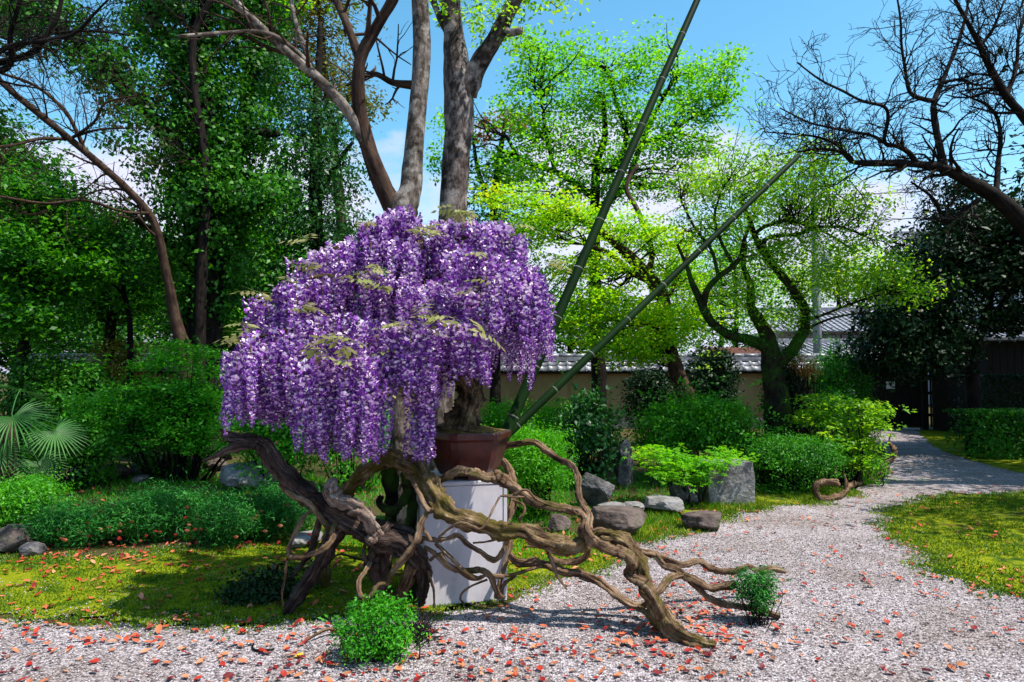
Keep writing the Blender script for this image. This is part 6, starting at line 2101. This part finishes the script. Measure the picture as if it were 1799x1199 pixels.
V3 = [
    ('strand', [(150, 180, 5.2, 12), (205, 132, 5.1, 13), (290, 112, 4.95, 14), (380, 105, 4.8, 15), (440, 145, 4.7, 16), (500, 185, 4.62, 15), (550, 205, 4.55, 15), (585, 260, 4.48, 14), (590, 335, 4.42, 14), (610, 400, 4.36, 15), (638, 455, 4.30, 18), (632, 510, 4.22, 22), (650, 560, 4.18, 25), (700, 595, 4.17, 24), (770, 625, 4.17, 24), (825, 650, 4.16, 25), (850, 690, 4.17, 25), (835, 725, 4.20, 24), (850, 752, 4.16, 22), (895, 772, 4.12, 26), (935, 820, 4.10, 26), (965, 880, 4.08, 24), (985, 940, 4.08, 22)], B_VINE),
    ('strand', [(-90, 290, 4.55, 14), (-30, 262, 4.52, 19), (30, 238, 4.50, 20), (90, 248, 4.50, 20), (150, 275, 4.52, 22), (195, 268, 4.54, 32), (235, 290, 4.54, 28), (300, 335, 4.5, 22), (380, 385, 4.45, 21), (460, 412, 4.4, 20), (540, 425, 4.36, 18), (600, 440, 4.32, 20), (628, 480, 4.28, 24), (610, 530, 4.24, 26), (640, 565, 4.24, 22)], B_VINE),
    ('strand', [(200, 175, 5.2, 14), (235, 200, 5.15, 18), (268, 250, 5.1, 19), (280, 320, 5.0, 17), (275, 400, 4.9, 17), (245, 470, 4.85, 18), (235, 530, 4.8, 16), (265, 600, 4.7, 12), (240, 680, 4.65, 11), (215, 760, 4.62, 12), (195, 850, 4.6, 10)], B_VINE),
    ('strand', [(262, 640, 4.62, 15), (300, 676, 4.58, 18), (380, 680, 4.54, 19), (450, 695, 4.5, 18), (520, 722, 4.46, 19), (600, 730, 4.44, 19), (680, 765, 4.42, 18), (750, 815, 4.41, 18), (820, 870, 4.40, 18), (880, 888, 4.38, 17), (930, 870, 4.32, 14)], B_VINE),
    ('strand', [(640, 600, 4.35, 12), (625, 645, 4.4, 14), (570, 675, 4.44, 14), (500, 675, 4.48, 12), (455, 650, 4.5, 9), (425, 608, 4.5, 6), (340, 602, 4.5, 4)], B_VINE),
    ('strand', [(640, 540, 4.4, 12), (690, 522, 4.42, 14), (760, 545, 4.44, 15), (830, 590, 4.46, 15), (900, 630, 4.48, 16), (960, 640, 4.52, 17), (1020, 668, 4.56, 16), (1090, 688, 4.6, 14), (1165, 672, 4.66, 14), (1220, 705, 4.68, 14), (1290, 722, 4.70, 14), (1350, 712, 4.72, 13), (1405, 695, 4.74, 12), (1440, 718, 4.74, 12), (1480, 722, 4.74, 13), (1520, 708, 4.75, 14), (1580, 722, 4.76, 10)], B_VINE),
    ('strand', [(960, 640, 4.5, 13), (1000, 690, 4.45, 15), (1060, 715, 4.40, 16), (1085, 740, 4.38, 18), (1150, 765, 4.36, 17), (1215, 800, 4.35, 17), (1270, 795, 4.34, 16), (1345, 775, 4.34, 14)], B_VINE),
    ('strand', [(960, 835, 4.15, 14), (990, 790, 4.22, 16), (1030, 752, 4.3, 16), (1085, 738, 4.36, 16)], B_VINE),
    ('strand', [(1120, 765, 4.36, 10), (1165, 805, 4.36, 12), (1220, 850, 4.36, 14), (1290, 878, 4.37, 15), (1380, 892, 4.38, 15), (1470, 910, 4.37, 17), (1552, 938, 4.35, 13)], B_VINE),
    ('twig', [(450, 640, 4.45, 10), (470, 690, 4.42, 10), (490, 745, 4.4, 7), (535, 808, 4.38, 4)], B_VINE),
    ('twig', [(215, 745, 4.45, 9), (280, 735, 4.48, 9), (350, 712, 4.5, 8), (420, 695, 4.5, 6)], B_VINE),
    ('twig', [(220, 830, 4.5, 7), (235, 780, 4.5, 8), (290, 740, 4.5, 8)], B_VINE),
    ('twig', [(225, 355, 4.45, 5), (280, 358, 4.45, 5), (330, 365, 4.45, 4)], B_VINE),
    ('twig', [(275, 380, 4.9, 7), (325, 400, 4.85, 7), (330, 440, 4.8, 7), (310, 470, 4.8, 7), (322, 500, 4.8, 5)], B_VINE),
    ('twig', [(400, 520, 4.5, 5), (440, 515, 4.5, 6), (480, 555, 4.5, 4)], B_VINE),
    ('twig', [(560, 415, 4.3, 4), (575, 440, 4.26, 4), (600, 452, 4.26, 3)], B_VINE),
    ('twig', [(280, 350, 4.45, 6), (340, 330, 4.42, 6), (390, 375, 4.40, 5), (470, 408, 4.38, 5), (560, 418, 4.34, 4)], B_VINE),
    ('twig', [(880, 890, 4.3, 8), (930, 930, 4.2, 18), (960, 970, 4.16, 22), (975, 995, 4.14, 14)], B_VINEM),
]
for nm, pts, mt in V3:
    vpart(t, nm, pts, Z3, S3, mt, 16 if nm == 'strand' else 8)
V2 = [
    [(1050, 585, 4.36, 8), (1100, 600, 4.32, 9), (1160, 590, 4.30, 11), (1215, 580, 4.30, 12), (1255, 620, 4.30, 11), (1310, 650, 4.32, 11), (1370, 688, 4.34, 12), (1405, 665, 4.36, 11), (1430, 610, 4.38, 10), (1450, 560, 4.36, 9)],
    [(1060, 630, 4.36, 10), (1100, 655, 4.33, 11), (1140, 695, 4.32, 12), (1190, 730, 4.32, 12), (1250, 735, 4.34, 12), (1310, 735, 4.38, 12), (1360, 760, 4.42, 11), (1420, 765, 4.45, 9)],
    [(1080, 690, 4.34, 7), (1130, 660, 4.31, 9), (1160, 700, 4.30, 9), (1215, 738, 4.30, 9), (1270, 772, 4.32, 10), (1310, 772, 4.34, 9), (1345, 755, 4.36, 7)],
    [(1110, 612, 4.33, 9), (1170, 670, 4.30, 10), (1230, 730, 4.29, 10), (1290, 770, 4.31, 9), (1320, 765, 4.33, 7)],
    [(1310, 730, 4.36, 12), (1350, 750, 4.36, 14), (1375, 800, 4.38, 14), (1395, 845, 4.42, 13), (1420, 862, 4.48, 9)],
    [(1345, 780, 4.38, 5), (1290, 800, 4.36, 5), (1240, 830, 4.36, 5), (1222, 865, 4.38, 5), (1240, 885, 4.4, 3)],
    [(1058, 690, 4.4, 7), (1080, 760, 4.38, 7), (1100, 830, 4.38, 6), (1102, 910, 4.36, 4)],
    [(1125, 585, 4.30, 6), (1170, 545, 4.26, 6), (1225, 518, 4.24, 7), (1280, 535, 4.24, 6), (1312, 548, 4.23, 6), (1345, 515, 4.25, 5), (1370, 460, 4.3, 5), (1402, 400, 4.36, 4)],
    [(1405, 395, 4.36, 4), (1450, 400, 4.38, 4), (1510, 402, 4.4, 3)],
    [(1040, 520, 4.32, 9), (1060, 560, 4.31, 9), (1090, 600, 4.31, 8)],
    [(1280, 610, 4.30, 5), (1340, 605, 4.32, 5), (1400, 590, 4.34, 6), (1440, 570, 4.36, 6)],
]
for pts in V2:
    vpart(t, 'twig', pts, Z2, S2, B_VINE, 8, per=6)
# dark stems in the tangle behind the pedestal's left edge
for pts in [[(870, 830, 5.0, 14), (880, 700, 5.0, 20), (900, 560, 4.98, 26), (905, 420, 4.96, 30), (900, 300, 4.92, 34), (900, 230, 4.85, 30)],
            [(960, 290, 4.85, 18), (985, 350, 4.82, 20), (960, 420, 4.8, 20), (910, 460, 4.8, 18), (850, 430, 4.85, 16), (860, 400, 4.9, 12)],
            [(1000, 870, 4.75, 18), (1000, 700, 4.8, 22), (990, 560, 4.85, 24), (1000, 420, 4.85, 24), (985, 300, 4.8, 22)]]:
    vpart(t, 'strand', pts, Z2, S2, B_MOSSY, 10)
adopt(t)

# driftwood root by the path
t = thing('path_root', 'crooked brown root lying along the path edge under the small maple', 'root', tuple(G(1480, 868)))
R1 = lambda a: [(x, y, Y, r) for (x, y, Y, r) in a]
for nm, pts in [('main_stem', [(1474, 853, 8.45, 4), (1466, 847, 8.4, 7), (1450, 846, 8.35, 8), (1437, 852, 8.3, 8), (1433, 865, 8.28, 7), (1445, 877, 8.28, 7), (1468, 876, 8.4, 8), (1482, 866, 8.6, 8), (1492, 854, 9.0, 7), (1512, 848, 9.5, 7), (1530, 838, 10.0, 7), (1545, 828, 10.5, 6), (1560, 822, 10.9, 5)]),
                ('side_branch', [(1484, 864, 8.6, 5), (1486, 848, 8.6, 4), (1483, 835, 8.6, 2)]),
                ('side_branch', [(1530, 836, 10.0, 5), (1548, 818, 10.1, 6), (1566, 808, 10.1, 7), (1572, 795, 10.1, 6), (1568, 786, 10.1, 6), (1562, 776, 10.1, 2), (1565, 762, 10.1, 1)]),
                ('side_branch', [(1545, 818, 10.1, 5), (1556, 828, 10.2, 5), (1568, 830, 10.3, 4)])]:
    vpart(t, nm, pts, lambda x, y: (x, y), 1.35, B_VINE, 9)
adopt(t)
for i, (lab, pts) in enumerate([('bent pale twig lying on gravel left of the bushy plant', [(510, 1000, 3.98, 6), (560, 965, 4.02, 7), (610, 930, 4.08, 7), (650, 920, 4.1, 7), (695, 928, 4.1, 6)]),
                               ('thin dark twig curled on the gravel under the driftwood shade', [(275, 1060, 3.95, 4), (270, 1095, 3.9, 4), (285, 1120, 3.86, 5), (330, 1118, 3.86, 5), (370, 1105, 3.88, 4)])]):
    path, rad = vpath(pts, Z2, S2)
    path[:, 2] = rad + .008 + (.03 * np.sin(np.linspace(0, math.pi, len(path))) if i == 0 else 0)
    tb = TB()
    tb.tube(path, rad, 7, .1, 3, 5, .06)
    tag(tb.build('fallen_twig', B_VINE if i == 0 else B_DARK), lab, 'twig', 'fallen twigs')

# ================================================================== fallen leaves


def dead_leaf(seed):
    r = np.random.default_rng(seed)
    L, W = .050, r.uniform(.023, .033)
    st = [(-.5, 0), (-.28, .75), (0, 1), (.28, .7), (.5, 0)]
    V, F_ = [], []
    cu = r.uniform(.15, .55)
    tw = r.uniform(-.35, .35)
    for (u, wd) in st:
        for s in (-1, 0, 1):
            y = s * wd * W / 2
            z = cu * (abs(s) * wd * W * .5) + cu * .35 * L * (2 * u) ** 2 * .5 + tw * s * u * W
            V.append((u * L, y, z + .004))
    for i in range(4):
        for s in range(2):
            a = i * 3 + s
            F_.append([a, a + 3, a + 4, a + 1])
    V = np.array(V)
    k = len(V)
    V = np.vstack([V, [[-.5 * L, -.0008, .006], [-.5 * L, .0008, .006], [-.5 * L - .018, .0008, .012], [-.5 * L - .018, -.0008, .012]]])
    F_.append([k, k + 1, k + 2, k + 3])
    return V, np.array(F_)


LV = [dead_leaf(200 + i) for i in range(7)]
LM = {}
for nm, m in (('r', M_LR), ('o', M_LO), ('d', M_LD), ('y', M_LY)):
    LM[nm] = []
    for V, F_ in LV:
        me = np_mesh('fallen_leaf', V, [F_], smooth=True)
        me.materials.append(m)
        LM[nm].append(me)

pts = []
while len(pts) < 2300:
    y = 3.0 + 6.5 * rng.uniform() ** 1.5
    x = rng.uniform(-.82 * y, .82 * y)
    k = mnoise.noise(Vector((x * 1.3, y * 1.3, 8))) + .35 * mnoise.noise(Vector((x * 5, y * 5, 2)))
    dens = .55 + .9 * k
    if x > .16 * y + .9:
        dens *= .62
    if rng.uniform() < dens:
        pts.append((x, y))
# drifts where the photograph has them: by the vine foot, along the juniper mat, moss lawn edge
for (px, py, sx, sy, n) in [(1080, 1120, 90, 22, 60), (1230, 1110, 80, 22, 50), (870, 1150, 120, 22, 60), (300, 985, 260, 14, 150), (120, 985, 120, 18, 60), (1000, 965, 70, 22, 40), (1110, 960, 60, 16, 36), (1200, 1075, 60, 18, 40), (1280, 900, 70, 10, 40), (450, 1150, 150, 22, 50)]:
    for k in range(n):
        g = G(px + rng.normal(0, sx), min(1230, max(885, py + rng.normal(0, sy))))
        pts.append((g[0], g[1]))
pts = np.array(pts)
ped = np.abs(pts - PC[:2]).max(1) < .34
pts = pts[~ped]
onmoss = inside(MOSSL, pts) | inside(MOSSR, pts)
ongrav = inside(GRAVEL, pts) & ~onmoss
order = np.argsort(pts[:, 1] + np.where(np.abs(pts[:, 0]) > .75 * pts[:, 1], 50, 0) + np.where(pts[:, 1] < 3.42, 40, 0))
restV, restF, off = [], [], 0
CN = {'r': 'bright red', 'o': 'salmon orange', 'd': 'dark maroon'}


def zone(x, y, moss):
    px = CX + x / y * F_PX
    if moss:
        return 'moss lawn' if x < 3 else 'moss island'
    if abs(x - (-.72)) < .42 and y < 4.1:
        return 'gravel round the bushy plant'
    if x < -.9:
        return 'gravel strip before the moss lawn'
    if x < .35:
        return 'gravel before the white pedestal'
    if x < 1.35 and y < 4.7:
        return 'gravel round the twisted vine foot'
    return 'open gravel path'


cnt = 0
for q in order:
    x, y = pts[q]
    z = .012 if onmoss[q] else (.012 if ongrav[q] else .01)
    v = int(rng.integers(7))
    a = rng.uniform(0, 6.28)
    s = rng.uniform(.6, 1.2)
    if cnt < 296:
        c = str(rng.choice(['r', 'o', 'd'], p=[.36, .42, .22]))
        o = bpy.data.objects.new('fallen_leaf', LM[c][v])
        COL.objects.link(o)
        o.location = (x, y, z)
        o.rotation_euler = (rng.normal(0, .22), rng.normal(0, .22), a)
        o.scale = (s, s, s)
        zn = zone(x, y, onmoss[q])
        sz_ = 'small ' if s < .8 else ('large ' if s > 1.02 else '')
        tag(o, '%s%s fallen leaf on the %s' % (sz_, CN[c], zn), 'leaf', '%s%s leaves on the %s' % (sz_, CN[c], zn))
        cnt += 1
    else:
        V = LV[v][0] * s
        tl = rng.normal(0, .25)
        V = np.stack([V[:, 0], V[:, 1], V[:, 2] + tl * V[:, 0] + abs(tl) * .02], 1)
        ca, sa = math.cos(a), math.sin(a)
        restV.append(np.stack([V[:, 0] * ca - V[:, 1] * sa + x, V[:, 0] * sa + V[:, 1] * ca + y, V[:, 2] + z], 1))
        restF.append(LV[v][1] + off)
        off += len(V)
# leaves caught on the juniper mat, azalea and pot
for k in range(70):
    px, py = rng.uniform(90, 550), rng.uniform(885, 960)
    p = P(px, py, 5.86 + (960 - py) * .006)
    V = LV[k % 7][0] * rng.uniform(.6, 1)
    restV.append(V[:, [0, 2, 1]] * np.array([1, .6, 1]) + p)
    restF.append(LV[k % 7][1] + off)
    off += len(V)
me = np_mesh('leaf_litter', np.vstack(restV), [np.vstack(restF)], smooth=True)
o = link('leaf_litter', me, M_LMIX)
o['kind'] = 'stuff'
tag(o, 'scattered red and salmon fallen leaves over gravel, moss and juniper', 'leaves')
g = G(525, 1157)
o = bpy.data.objects.new('fallen_leaf', LM['y'][2])
COL.objects.link(o)
o.location = (g[0], g[1], .012)
o.rotation_euler = (0.2, -.3, .4)
tag(o, 'single yellow fallen leaf on the gravel left of the bushy plant', 'leaf')
